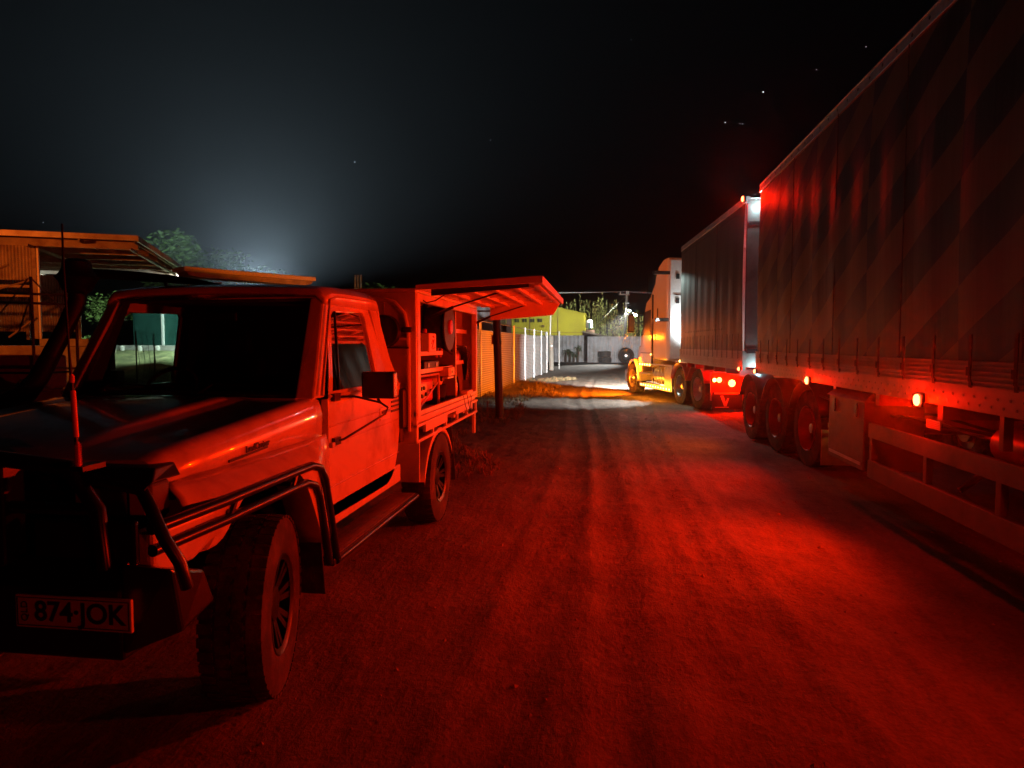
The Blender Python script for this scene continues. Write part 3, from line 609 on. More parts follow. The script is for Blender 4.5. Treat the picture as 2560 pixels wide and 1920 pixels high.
# hose reel
c = Vector((-1.69, 6.76, 1.83))
mb = MB().lathe([(-.13,.24), (-.12,.245), (-.11,.24), (-.105,.10), (.105,.10), (.11,.24), (.12,.245), (.13,.24)], c, 'x', 32)
h = MB(); h.lathe([(-.10,.15), (-.09,.2), (-.03,.215), (.03,.21), (.09,.2), (.10,.15)], c, 'x', 28); h.tube([c+Vector((.05,-.02,-.2)), c+Vector((.12,.14,-.27)), c+Vector((.10,.22,-.18)), c+Vector((.11,.24,-.02)), c+Vector((.08,.2,.1))], .014, 8)
k2 = MB().lathe([(.131,.075), (.15,.07), (.155,.02)], c, 'x', 20); k3 = MB().box(c.x-.03, c.x+.03, c.y-.03, c.y+.03, c.z+.19, 2.072)
thing(mb, 'hose_reel', 'black air hose reel hanging from the canopy ceiling', 'hose reel', M['trim'], smooth=True, kids=('reel_drum', ('hose', h, M['rubber'], 0, 1), ('hub_cap', k2, M['redp'], 0, 1), ('bracket', k3, M['alu'])))
# white oil container with a mark on its front
mb = MB().box(-1.72, -1.60, 6.10, 6.36, 1.579, 1.76)
ln = MB(); xx = -1.598; OY = -.12; ln.tube([(xx,6.30,1.62), (xx,6.40,1.70)], .004, 5); ln.tube([(xx,6.29,1.66), (xx,6.34,1.70), (xx,6.37,1.67)], .004, 5); ln.tube([(xx,6.33,1.61), (xx,6.42,1.625)], .004, 5); ln.tube([(xx,6.33,1.725), (xx,6.36,1.735), (xx,6.38,1.715)], .005, 5)
for v in ln.v: v.y += OY
thing(mb, 'oil_container', 'white square container with handwritten scribble on the upper shelf below the hose reel', 'container', M['paper'], bevel=.012, kids=('container_body', ('cap', MB().lathe([(0,.02), (.035,.02), (.04,.012)], (-1.66, 6.16, 1.76), 'z', 14), M['redp'], 0, 1), ('writing', ln, M['redp'])))
# generator in a tube frame
mb = MB().box(-2.0, -1.70, 5.98, 6.62, 1.09, 1.32)
fr = MB()
for x in (-1.66, -2.03): fr.tube([(x,5.93,1.035), (x,5.93,1.36), (x,6.67,1.36), (x,6.67,1.035)], .013, 8, closed=True)
for y in (5.93, 6.67): fr.tube([(-1.66,y,1.36), (-2.03,y,1.36)], .013, 8)
fr.tube([(-1.655,5.95,1.08), (-1.655,6.60,1.27)], .01, 6)
pn = MB().box(-1.70, -1.69, 6.05, 6.32, 1.14, 1.28); kn = MB()
for y, z in ((6.10,1.24), (6.2,1.24), (6.27,1.18), (6.12,1.17), (6.45,1.2)): kn.lathe([(0,.02), (.02,.018)], (-1.69, y, z), 'x', 12)
thing(mb, 'generator', 'portable generator in a tubular frame on the tray floor', 'generator', M['redp'], bevel=.03, kids=('engine_case', ('tube_frame', fr, M['alu'], 0, 1), ('control_panel', pn, M['paper']), ('knob', kn, K, 0, 1)))
# control box with sign face
mb = MB().box(-1.66, -1.56, 6.70, 6.98, 1.33, 1.42); pn = MB().box(-1.558, -1.555, 6.76, 6.92, 1.35, 1.405); p2 = MB().box(-1.62,-1.57,6.70,6.98,1.305,1.322)
p3 = MB().box(-1.554, -1.551, 6.81, 6.86, 1.355, 1.385)
thing(mb, 'control_box', 'small pale electrical box fixed at the middle post', 'electrical box', M['alu'], bevel=.006, kids=('box_case', ('face_plate', pn, M['paper']), ('gauge', p3, K), ('lower_bracket', p2, M['alu'])))
# bucket
bc = Vector((-1.76, 6.92, 1.032))
mb = MB().lathe([(0,.10), (.20,.125), (.205,.13), (.20,.115), (.02,.095)], bc, 'z', 24); hn = MB().tube([bc+Vector((0, .125*cos(t), .2+.1*sin(t))) for t in [R(k) for k in range(0, 181, 15)]], .004, 6)
thing(mb, 'bucket', 'black bucket with wire handle beside the generator', 'bucket', M['trim'], smooth=True, kids=('bucket_body', ('handle', hn, M['steel'], 0, 1)))
# welding helmet hanging above the bucket
c = Vector((-1.78, 6.92, 1.30)); mb = MB().lathe([(-.11,.04), (-.09,.085), (-.03,.105), (.04,.10), (.08,.075)], c, 'z', 20)
thing(mb, 'welding_helmet', 'rounded helmet hanging above the black bucket', 'helmet', M['paper'], smooth=True, kids=('helmet_shell', ('visor', MB().box(c.x+.06, c.x+.112, c.y-.05, c.y+.05, c.z-.03, c.z+.03), K, .006)))
# tools hung beside the white container
tl = [(6.75,1.60,.10), (6.83,1.62,.13), (6.92,1.59,.09), (7.0,1.61,.12)]
for i, (y, z, hh) in enumerate(tl):
    mb = MB().tube([(-1.72,y,z-hh+.03), (-1.70,y+.01,z+.03)], .012, 8); hd = MB().box(-1.74, -1.68, y-.035, y+.04, z+.02, z+.06)
    thing(mb, 'hand_tool', ['short hammer nearest the white container', 'long handled mallet hung second along the rail', 'stubby hammer hung third along the rail', 'hammer hung closest to the middle post'][i], 'hammer', M['redp'] if i % 2 else M['wood'], group='tools hung in the canopy', smooth=True, kids=('tool_handle', ('tool_head', hd, M['steel'], .004)))
def can(y, z, r, hgt, label, m, x=-1.72):
    mb = MB().lathe([(0,r), (hgt*.85,r), (hgt*.9,r*.8), (hgt*.93,r*.4)], (x, y, z), 'z', 16)
    thing(mb, 'spray_can', label, 'can', m, group='cans on the canopy shelves', smooth=True, kids=('can_body', ('cap', MB().lathe([(0,r*.42), (hgt*.12,r*.4)], (x, y, z+hgt*.92), 'z', 12), M['paper'], 0, 1)))
can(7.27, 1.62, .035, .13, 'slim can at the left end of the middle right shelf', M['paper']); can(7.40, 1.62, .05, .11, 'wide red can on the middle right shelf', M['redp']); can(7.53, 1.62, .03, .15, 'tall pale can at the right end of the middle right shelf', M['alu'])
can(7.30, 1.81, .032, .10, 'short can standing alone on the top right shelf', M['redp']); can(5.95, 1.58, .04, .14, 'pale can on the shelf left of the white container', M['alu'])
mb = MB().box(-1.80, -1.62, 7.22, 7.50, 1.462, 1.55); thing(mb, 'parts_tray', 'red parts tray on the lowest right shelf', 'tray', M['redp'], bevel=.01, kids=('tray_box', ('tray_label', MB().box(-1.619,-1.616,7.26,7.34,1.49,1.53), M['paper'])))
mb = MB().box(-1.80, -1.62, 6.0, 6.55, 1.42, 1.50); thing(mb, 'tool_case', 'long shallow dark tool case on the lower left shelf', 'tool case', M['trim'], bevel=.012, kids=('case_body', ('catch', MB().box(-1.619,-1.612,6.1,6.14,1.44,1.48), M['steel']), ('catch', MB().box(-1.619,-1.612,6.4,6.44,1.44,1.48), M['steel'])))
# coat over the shelf edge: folded cloth shape
mb = MB(); rows = []
for i, (y, z, wd) in enumerate(((7.30,1.60,.05), (7.40,1.615,.09), (7.55,1.60,.10), (7.68,1.56,.10), (7.74,1.47,.09), (7.76,1.36,.07), (7.75,1.25,.045))):
    rows.append([(-1.60+.045*sin(t*2+i)*.4+wd*.35*cos(t), y+wd*.4*sin(t)*(.9+.2*sin(3*t+i)), z+wd*.3*sin(t+1)) for t in [2*pi*k/14 for k in range(15)]])
mb.grid(rows); o = mb.build('jacket', K, smooth=True); tag(o, 'black jacket draped over the right hand shelves', 'jacket')
# wheel brace / coil of cable on the floor right
cc = MB(); 
for k in range(5): cc.tube([(-1.72+.02*k, 7.45+.10*cos(t), 1.16+.10*sin(t)) for t in [2*pi*j/20 for j in range(20)]], .011, 6, closed=True)
thing(cc, 'cable_coil', 'black coil of cable standing on the floor under the right shelves', 'cable', M['rubber'], smooth=True)
mb = MB().lathe([(0,.03), (.2,.03), (.22,.02)], (-1.62, 7.25, 1.031), 'z', 12); thing(mb, 'grease_gun', 'upright metal grease gun at the foot of the middle post', 'grease gun', M['steel'], smooth=True, kids=('barrel', ('hose', MB().tube([(-1.62,7.25,1.25),(-1.60,7.30,1.30),(-1.6,7.36,1.2)], .006, 6), K, 0, 1)))
# ratchet strap / rope hanging over the side rail
rp = MB()
rp.tube([(-1.49,7.1,1.10), (-1.478,7.13,1.0), (-1.476,7.24,.92), (-1.478,7.4,.95), (-1.485,7.5,1.06), (-1.51,7.48,1.12), (-1.52,7.4,1.12), (-1.49,7.3,1.09), (-1.477,7.32,.98), (-1.476,7.42,.90)], .0035, 6)
thing(rp, 'rope', 'thin dark rope looped over the tray side rail', 'rope', K, smooth=True)
pt = MB().box(-1.56, -1.475, 7.25, 7.55, 1.106, 1.145); thing(pt, 'cleaning_cloth', 'folded pale cloth lying on the tray side rail', 'cloth', M['paper'], bevel=.01)

# =====================================================================  ROAD TRAIN
red_pts = []
def marker(parent, p, kind='red', r=.035, face=(-1,0,0), name='marker_light'):
    d = Vector(face); b = MB(); u = d.cross(Vector((0,0,1))).normalized()
    q = [Vector(p)-d*.02+u*a*r*1.5+Vector((0,0,c_))*r*1.1 for a, c_ in ((-1,-1), (1,-1), (1,1), (-1,1))]
    q2 = [v+d*.018 for v in q]; b.hexa(q, q2); base = b.build(name, K, parent, bevel=.004)
    le = MB(); 
    for i in range(1): 
        ax_ = 'x' if abs(d.x) > .5 else 'y'; sg = d.x if ax_ == 'x' else d.y
        le.lathe([(0,r), (.012*sg,r*.9), (.02*sg,r*.5), (.023*sg,r*.1)], p, ax_, 16)
    le.build('lens', M['E'+kind], base, smooth=True)
    return base
XB = 2.5; YB0, YB1 = -2.2, 11.62
tb = root('rear_trailer', (3.75, 4.0, 0), 'rear curtain sided trailer with dark harlequin pattern nearest the camera, red side markers lit', 'trailer')
# curtain panels: slightly bellied, one per side
def curtain(x, y0, y1, z0, z1, out, amp=.02):
    rows = []; ny = 120
    for i in range(ny+1):
        y = y0+(y1-y0)*i/ny
        rows.append([(x+out*(amp*sin(pi*j/10)+.008*sin(y*9.0+j*.15)*sin(pi*j/10)), y, z0+(z1-z0)*j/10) for j in range(11)])
    return MB().grid(rows)
curtain(XB, YB0+.1, YB1-.06, 1.53, 4.12, -1, .03).build('side_curtain', M['curtB'], tb, smooth=True)
curtain(XB+2.5, YB0+.1, YB1-.06, 1.53, 4.12, 1, .03).build('side_curtain', M['curtB'], tb, smooth=True)
b = MB(); b.box(XB+.02, XB+2.48, YB1-.06, YB1, 1.3, 4.25); b.build('front_wall', M['paper'], tb, bevel=.01)
b = MB(); b.box(XB+.02, XB+2.48, YB0, YB0+.06, 1.3, 4.2); b.build('rear_door', M['paper'], tb)
b = MB(); b.box(XB+.03, XB+2.47, YB0, YB1, 4.20, 4.22); b.build('roof', M['alu'], tb)
def side_rail(par, x, y0, y1, z0, z1, out, m=None):
    b = MB(); 
    b.box(*sorted((x, x-out*.05)), y0, y1, z0, z1)
    hz = z1-z0
    for f in (.50, .60, .70, .80, .90, .985): b.box(*sorted((x-out*.01, x+out*.012)), y0, y1, z0+hz*f-.006, z0+hz*f+.006)
    r = b.build('side_rail', m or M['trail'], par, bevel=.002)
    h = MB(); n_ = int((y1-y0)/.14)
    for i in range(n_):
        for (f, dy, s_) in ((.14,0,.011), (.30,.07,.011)):
            h.lathe([(0,s_), (out*.003,s_)], (x, y0+.08+i*.14+dy, z0+hz*f), 'x', 6)
        if i % 2: h.lathe([(0,.007), (out*.003,.007)], (x, y0+.08+i*.14, z0+hz*.95-.02), 'x', 6)
    tag(h.build('rail_holes', K, r), kind='stuff')
side_rail(tb, XB-.015, YB0, YB1, 1.20, 1.54, -1)
# top rail with holes, tarp rope above it
b = MB(); b.box(XB-.01, XB+.07, YB0, YB1, 4.13, 4.26); b.box(XB-.02, XB-.005, YB0, YB1, 4.125, 4.145); b.box(XB-.02, XB-.005, YB0, YB1, 4.235, 4.25)
tr_ = b.build('top_rail', M['steel'], tb, bevel=.004)
h = MB()
for i in range(46): h.lathe([(0,.016), (-.003,.016)], (XB-.011, YB0+.2+i*.30, 4.19), 'x', 8)
tag(h.build('rail_holes', K, tr_), kind='stuff')
b = MB(); b.tube([(XB+.10, YB0, 4.335), (XB+.10, YB1-.3, 4.335), (XB+.02,YB1,4.25)], .010, 6); 
for k in range(5): b.tube([(XB+.06,YB0+.5+k*2.9,4.25), (XB+.10,YB0+.5+k*2.9,4.335)], .008, 5)
b.build('roof_line', M['alu'], tb)
b = MB()
for y in (2.7, 4.4, 6.1, 7.8, 9.5): MB().box(XB-.036, XB-.030, y-.006, y+.006, 1.54, 4.12).build('curtain_seam', M['rubber'], tb)
# curtain tension straps near the rail
for k in range(26):
    y = YB0+.4+k*.52; b = MB(); b.box(XB-.036, XB-.030, y, y+.035, 1.40, 1.72); b.box(XB-.046, XB-.034, y-.008, y+.043, 1.44, 1.50); b.box(XB-.030, XB-.020, y, y+.035, 1.36, 1.41); b.build('curtain_strap', M['rubber'], tb)
# chassis, guard, toolbox
b = MB(); b.box(3.25, 3.37, YB0, 8.6, .85, 1.2); b.box(4.13, 4.25, YB0, 8.6, .85, 1.2)
for k in range(9): b.box(XB+.05, XB+2.45, YB0+.5+k*1.2, YB0+.58+k*1.2, 1.08, 1.2)
b.box(3.2, 4.3, 8.0, 11.5, 1.05, 1.2); b.build('chassis', M['chassis'], tb)
b = MB(); b.box(XB-.01, XB+.03, -.2, 6.78, .775, .915); b.box(XB-.01, XB+.03, -.2, 6.78, .395, .56)
for y in (6.74, 5.65, 4.65, 3.6, 2.5, 1.4, .2): b.box(XB+.0, XB+.05, y-.03, y+.03, .56, .775)
for y in (5.2, 2.9, .6): b.tube([(XB+.04,y,.6), (XB+.7,y,1.15)], .025, 6)
b.build('side_guard', M['trail'], tb, bevel=.004)
b = MB(); b.box(XB, XB+.55, 6.92, 7.95, .42, 1.10); bx = b.build('toolbox', M['trail'], tb, bevel=.01)
MB().hexa([(XB-.02,6.88,1.10), (XB+.57,6.88,1.10), (XB+.57,7.98,1.10), (XB-.02,7.98,1.10)], [(XB+.06,6.92,1.17), (XB+.5,6.92,1.17), (XB+.5,7.94,1.17), (XB+.06,7.94,1.17)])  .build('box_lid', M['trail'], bx, bevel=.004)
for y in (7.1, 7.75):
    b = MB(); b.lathe([(0,.055), (-.012,.05), (-.014,.02)], (XB-.002, y, 1.0), 'x', 14); b.v = [Vector((v.x, y+(v.y-y)*.7, 1.0+(v.z-1.0)*1.35)) for v in b.v]; b.build('latch', K, bx, smooth=True)
MB().box(XB-.008, XB-.001, 6.97, 7.9, .47, .50).build('door_sill', M['steel'], bx)
for k, (x, z) in enumerate(((2.75,1.02), (2.95,.98), (3.12,1.0))):
    MB().tube([(x, YB0+.5+j*.45, z-.05*abs(sin(j*.9+k))) for j in range(25)], .014, 6).build('air_line', T, tb, smooth=True)
for y in (-1.0, 1.9, 4.8): MB().box(2.6, 2.66, y, y+.05, .95, 1.2).build('guard_bracket', M['trail'], tb)
# pallet gear and landing leg under the deck
b = MB(); b.box(3.3, 3.45, 5.0, 5.15, .1, 1.1); b.box(3.2, 3.55, 4.95, 5.2, .03, .08); b.tube([(3.37,5.07,.9), (3.37,6.2,1.15)], .03, 6); b.build('landing_leg', M['trim'], tb)
b = MB(); b.box(XB+.2, XB+1.2, 2.6, 4.6, .72, 1.15); b.build('air_tank_rack', M['trim'], tb, bevel=.05)
for k in range(3): MB().lathe([(-.35,.05), (-.33,.13), (.33,.13), (.35,.05)], (XB+.32, 3.0+k*.9, .95), 'y', 16).build('air_tank', M['chassis'], tb, smooth=True)
for i, (y, z) in enumerate(((11.55, 1.215), (8.66, 1.215), (5.72, 1.215), (2.72, 1.215), (-.25, 1.215))): marker(tb, (XB-.042, y, z), 'red', .047 if y < 11 else .034)
# small label plate under the second marker
lp = MB().box(XB-.012, XB-.004, 5.40, 5.62, 1.01, 1.075).build('label_plate', M['paper'], tb); lt = MB()
for k in range(4): lt.box(XB-.0145, XB-.012, 5.415, 5.605, 1.02+k*.013, 1.025+k*.013)
lt.build('label_print', M['redp'], lp)
# ---- lead trailer, local frame: x right, y forward, root at its rear left corner of the box
HA = R(3.95)
ta = root('lead_trailer', (2.44, 12.4, 0), 'shorter lead curtain sided trailer coupled between the prime mover and the rear trailer', 'trailer', rz=HA, world=False)
LA = 6.15
curtain(0, .05, LA-.06, 1.53, 4.12, -1, .02).build('side_curtain', M['curtA'], ta, smooth=True)
curtain(2.5, .05, LA-.06, 1.53, 4.12, 1, .02).build('side_curtain', M['curtA'], ta, smooth=True)
b = MB(); b.box(.02, 2.48, LA-.06, LA, 1.3, 4.2); b.build('front_wall', M['paper'], ta, bevel=.02)
b = MB(); b.box(.02, 1.24, 0, .05, 1.25, 4.18); b.box(1.26, 2.48, 0, .05, 1.25, 4.18); d = b.build('rear_door', M['trail'], ta, bevel=.01)
b = MB(); b.box(.05, 2.4, -.02, -.003, 1.50, 1.58); b.box(.05, 2.4, -.02, -.003, 3.74, 3.80); b.tube([(.32,-.03,1.3), (.32,-.03,4.1)], .014, 6); b.build('lock_bar', K, d)
b = MB(); b.box(.03, 2.47, .0, LA, 4.19, 4.21); b.build('roof', M['alu'], ta)
side_rail(ta, -.015, .0, LA, 1.20, 1.54, -1)
b = MB(); b.box(-.01, .07, 0, LA, 4.12, 4.24); b.box(-.02, -.005, 0, LA, 4.12, 4.14); b.build('top_rail', M['steel'], ta, bevel=.004)
b = MB(); b.box(-.03, -.022, .5, LA-.1, 4.0, 4.012)
b.box(-.034, -.026, 2.0, 2.02, 1.54, 4.1); b.box(-.034, -.026, 4.1, 4.12, 1.54, 4.1)
for k in range(15): b.box(-.03, -.024, .25+k*.4, .28+k*.4, 1.40, 1.85)
for k in range(20): b.box(-.03, -.024, 1.5+k*.2, 1.53+k*.2, 1.95, 1.975)
b.build('curtain_print', M['rubber'], ta)
b = MB(); b.box(.8, .92, -3.9, LA-.5, .95, 1.2); b.box(1.58, 1.70, -3.9, LA-.5, .95, 1.2)
for k in range(6): b.box(.05, 2.45, .4+k*1.0, .46+k*1.0, 1.08, 1.2)
for yy in (-.2, -1.52, -2.84): b.tube([(.3,yy,.52), (2.2,yy,.52)], .07, 10)
b.build('chassis', M['chassis'], ta)
MB().lathe([(-.06,.5), (.0,.52), (.05,.5)], (1.25, -1.5, 1.04-.02), 'z', 24).build('turntable', M['trim'], ta)
for yy in (-.2, -1.52, -2.84):
    wheel(ta, (.07+.17, yy, .52), .52, .30, -1, .30, 'dual', rimm=M['chassis']); wheel(ta, (2.26, yy, .52), .52, .30, 1, .30, 'dual', rimm=M['chassis'])
    g_ = MB(); ar = [(yy+.60*cos(t), .54+.60*sin(t)) for t in [R(k) for k in range(20, 162, 10)]]
    g_.grid([[(.04, y, z) for y, z in ar], [(.40, y, z) for y, z in ar]]); g_.build('mudguard', M['trim'], ta, smooth=True, solid=.012)
b = MB(); b.box(-.02, .62, -3.66, -3.645, .16, .56); mf = b.build('mud_flap', M['flap'], ta, bevel=.003)
b = MB(); b.box(-.02, .62, -3.68, -3.64, .56, .60); b.box(.1, .7, -3.68, -3.64, .8, .84); b.tube([(.3,-3.66,.6), (.9,-3.66,1.0)], .02, 6); b.build('flap_bracket', M['steel'], mf)
marker(ta, (.08, -3.70, .66), 'amb', .03, (0,-1,0), 'side_lamp')
for (x, y, z, k_, r_, f_) in ((.0-.04, 5.95, 1.22, 'amb', .028, (-1,0,0)), (-.042, .12, 1.22, 'red', .035, (-1,0,0)), (-.05, .05, 4.20, 'red', .05, (-1,0,0)), (.30, -.03, 4.17, 'red', .03, (0,-1,0))):
    marker(ta, (x, y, z), k_, r_, f_)
# ---- prime mover, local frame: x right, y forward
HP = R(13.6)
pm = root('prime_mover', (3.37, 18.68, 0), 'pale sleeper cab prime mover turning left at the head of the road train', 'truck', rz=HP, world=False)
TP = M['truck']
def bodybox(prof, x0, x1, name, m, par, bevel=.05, seg=4): return MB().prism(prof, 'x', x0, x1).build(name, m, par, bevel=bevel, seg=seg, smooth=True)
# sleeper with raked high roof (profile in y,z)
bodybox([(1.75,1.18), (3.05,1.18), (3.05,3.25), (2.85,3.75), (2.55,4.05), (2.15,4.18), (1.75,4.18)], -1.20, 1.20, 'sleeper', TP, pm, .10)
cb = bodybox([(3.06,.95), (4.45,.95), (4.45,1.95), (4.30,2.0), (4.02,2.78), (3.85,3.02), (3.06,3.3)], -1.17, 1.17, 'cab', TP, pm, .06)
bodybox([(3.07,3.28), (3.9,3.0), (3.75,3.25), (3.35,3.58), (3.07,3.68)], -1.05, 1.05, 'roof_fairing', TP, pm, .05)
bodybox([(4.45,.95), (6.15,.75), (6.22,1.35), (6.05,1.62), (4.45,1.92)], -.75, .75, 'bonnet', TP, pm, .08)
for s in (-1, 1):
    g_ = MB(); ar = [(5.2+.64*cos(t), .52+.66*sin(t)) for t in [R(k) for k in range(5, 186, 12)]]
    g_.grid([[(s*.75, y, z) for y, z in ar], [(s*1.18, y, z) for y, z in ar], [(s*1.22, y, z-.02) for y, z in ar], [(s*1.22, 5.2+(y-5.2)*.87, .52+(z-.52)*.87) for y, z in ar]])
    g_.build('front_guard', TP, pm, smooth=True, solid=.02)
    MB().box(*sorted((s*.75, s*1.19)), 4.46, 4.60, .45, 1.25).build('guard_skirt', TP, pm, bevel=.03)
    MB().box(*sorted((s*.7, s*1.2)), 5.86, 6.25, .35, .80).build('bumper', M['steel'], pm, bevel=.06)
MB().box(-.7, .7, 6.14, 6.25, .35, .70).build('bumper', M['steel'], pm, bevel=.04)
MB().box(-.6, .6, 6.20, 6.24, .75, 1.3).build('radiator_grille', M['trim'], pm)
for s in (-1, 1): MB().add([(s*1.176, 3.35, 1.95), (s*1.176, 4.22, 1.95), (s*1.176, 3.98, 2.70), (s*1.176, 3.35, 2.75)], [(0,1,2,3)]).build('side_window', M['trim'], pm, solid=.008)
MB().hexa([(-1.08,4.32,2.02), (1.08,4.32,2.02), (1.08,4.35,2.02), (-1.08,4.35,2.02)], [(-1.02,4.05,2.78), (1.02,4.05,2.78), (1.02,4.08,2.78), (-1.02,4.08,2.78)]).build('windscreen', M['trim'], pm)
b = MB(); b.box(-1.215, -1.165, 3.10, 3.12, 1.0, 3.2); b.box(-1.19, -1.17, 3.16, 4.35, 1.38, 1.40); b.box(-1.20,-1.17,3.16,3.18,1.0,2.8); b.build('door_seam', M['trim'], pm)
MB().box(-1.212, -1.198, 2.55, 2.62, 2.4, 2.75).build('sleeper_vent', M['trim'], pm)
b = MB(); b.tube([(-1.22,3.0,1.3), (-1.25,3.0,1.5), (-1.25,3.0,2.3), (-1.22,3.0,2.45)], .018, 8); b.build('grab_handle', M['alloy'], pm, smooth=True)
# fairing behind the sleeper: panel the work lamp lights
b = MB(); b.box(-1.12, 1.12, 1.72, 1.748, 1.25, 4.1); b.build('sleeper_back', M['paper'], pm, bevel=.02)
b = MB(); b.box(-1.0,1.0,1.700,1.722,3.08,3.10); b.box(-.95,-.85,1.70,1.72,2.85,3.0); b.box(-.95,-.85,1.70,1.72,3.55,3.7); b.tube([(-.5,1.69,1.3), (-.5,1.68,1.6), (-.45,1.68,2.4), (-.5,1.68,2.5), (-.6,1.69,2.55)], .012, 6); b.build('back_fittings', T, pm)
ex = MB().tube([(.9,1.5,1.0), (.9,1.5,4.3)], .08, 14).build('exhaust_stack', M['alloy'], pm, smooth=True)
mi = MB(); mi.box(-1.62, -1.42, 4.30, 4.40, 2.05, 2.65); mi = mi.build('mirror', M['trim'], pm, bevel=.03)
MB().box(-1.60, -1.44, 4.285, 4.30, 2.10, 2.60).build('mirror_glass', M['lens_clear'], mi)
MB().tube([(-1.17,4.2,2.65), (-1.52,4.35,2.72), (-1.52,4.35,2.6)], .015, 6).build('mirror_arm', M['trim'], mi)
MB().tube([(-1.05,4.0,2.9), (-1.05,4.2,3.95)], .008, 5).build('aerial', M['trim'], pm)
# chassis and running gear
b = MB(); b.box(-.45, -.36, -1.5, 5.9, .72, .98); b.box(.36, .45, -1.5, 5.9, .72, .98); b.box(-1.15, 1.15, 1.1, 1.7, .95, 1.0); b.build('chassis', M['chassis'], pm, bevel=.005)
MB().prism([(-.9,1.02), (.9,1.02), (.7,1.16), (-.5,1.16)], 'x', -.45, .45).build('fifth_wheel', M['trim'], pm, bevel=.02)
for yy in (.65, -.65):
    for s in (-1, 1): wheel(pm, (s*1.03, yy, .52), .52, .30, s, .30, 'dual')
    g_ = MB(); ar = [(yy+.61*cos(t), .54+.61*sin(t)) for t in [R(k) for k in range(15, 167, 10)]]
    for s in (-1, 1):
        g_ = MB(); g_.grid([[(s*.60, y, z) for y, z in ar], [(s*1.24, y, z) for y, z in ar]]); g_.build('mudguard', M['redp'], pm, smooth=True, solid=.015)
b = MB()
for yy in (.65, -.65): b.tube([(-.9,yy,.52), (.9,yy,.52)], .09, 10)
b.tube([(-.9,5.2,.52), (.9,5.2,.52)], .06, 8); b.build('axle', T, pm)
for s in (-1, 1): wheel(pm, (s*1.07, 5.2, .52), .52, .30, s, .30, 'steer', a=R(6))
# deck plate and hoses on top of the mudguards
MB().box(-1.05, 1.05, .9, 1.72, 1.17, 1.20).build('deck_plate', M['alloy'], pm, bevel=.005)
MB().box(-1.24, -.6, -.95, .95, 1.165, 1.18).build('mudguard_top', M['alloy'], pm, bevel=.004)
for k, (x, c_) in enumerate(((-.35,'redp'), (-.2,'paper'), (-.05,'trim'), (.1,'paper'))):
    pts = [(x, 1.68, 1.75), (x-.05, 1.45, 1.5), (x-.25, 1.1, 1.22+.02*k), (x-.3, .6, 1.24), (x-.15, .1, 1.26+.03*k), (x, -.4, 1.3), (x+.05, -.8, 1.22)]
    MB().tube(pts, .02, 8).build('air_hose', M[c_], pm, smooth=True)
for k in range(6): MB().tube([(-.62+.03*k+.10*cos(t), -.55-.12*k+.02*t, 1.30+.10*sin(t)) for t in [2*pi*j/14 for j in range(15)]], .012, 6).build('coiled_hose', M['paper'], pm, smooth=True)
# tanks, steps, battery box between the axles
MB().lathe([(-.55,.22), (-.53,.30), (.53,.30), (.55,.22)], (-.86, 2.55, .72), 'y', 24).build('fuel_tank', M['alloy'], pm, smooth=True)
b = MB(); b.box(-1.2, -.6, 1.25, 1.9, .42, 1.02); b.build('battery_box', M['steel'], pm, bevel=.02)
b = MB(); b.box(-1.21, -1.16, 1.2, 4.4, .30, .44); b.box(-1.21, -.9, 3.2, 4.4, .38, .42); b.box(-1.21, -.9, 3.2, 4.4, .72, .76); b.box(-1.22, -1.16, 1.2, 3.1, 1.03, 1.07); b.build('side_skirt', M['steel'], pm, bevel=.006)
for k in range(5): MB().tube([(-1.215, 2.1+.22*k, .48), (-1.215, 2.1+.22*k, .98)], .012, 6).build('tank_strap', M['steel'], pm)
lts = []
for k in range(12): y = 1.35+k*.25; marker(pm, (-1.232, y, .37), 'amb', .032)
for k in range(5): marker(pm, (-1.222, 3.25+k*.26, 1.02), 'amb', .03)
marker(pm, (-1.20, 3.2, 1.35), 'amb', .02)
# tail
b = MB(); b.box(-1.22, 1.22, -1.62, -1.56, .30, .98); tl_ = b.build('tail_panel', M['redp'], pm, bevel=.01)
b = MB(); b.box(-1.2, -.45, -1.665, -1.65, .08, .52); fl = b.build('mud_flap', M['trim'], pm)
fm = MB(); fm.prism([(-1.0,.42), (-.92,.42), (-.86,.26), (-.82,.36), (-.78,.36), (-.84,.16), (-.90,.16)], 'y', -1.67, -1.667); fm.prism([(-1.13,.13), (-.78,.13), (-.78,.15), (-1.13,.15)], 'y', -1.67, -1.667); fm.prism([(-1.15,.46), (-.5,.46), (-.5,.50), (-1.15,.50)], 'y', -1.67, -1.667)
fm.build('flap_print', M['flap'], fl)
for (x, z, k_, r_) in ((-1.02,.80,'red',.065), (-1.14,.80,'amb',.045), (-.70,.72,'red',.09), (.70,.72,'red',.09), (1.0,.80,'red',.065)): marker(tl_, (x, -1.64, z), k_, r_, (0,-1,0), 'tail_light')
marker(pm, (-1.0, -1.3, 1.16), 'red', .05, (0,-1,0), 'tail_light')
wl = MB().box(-.45, -.31, 1.60, 1.68, 2.02, 2.12).build('work_lamp', K, pm, bevel=.01)
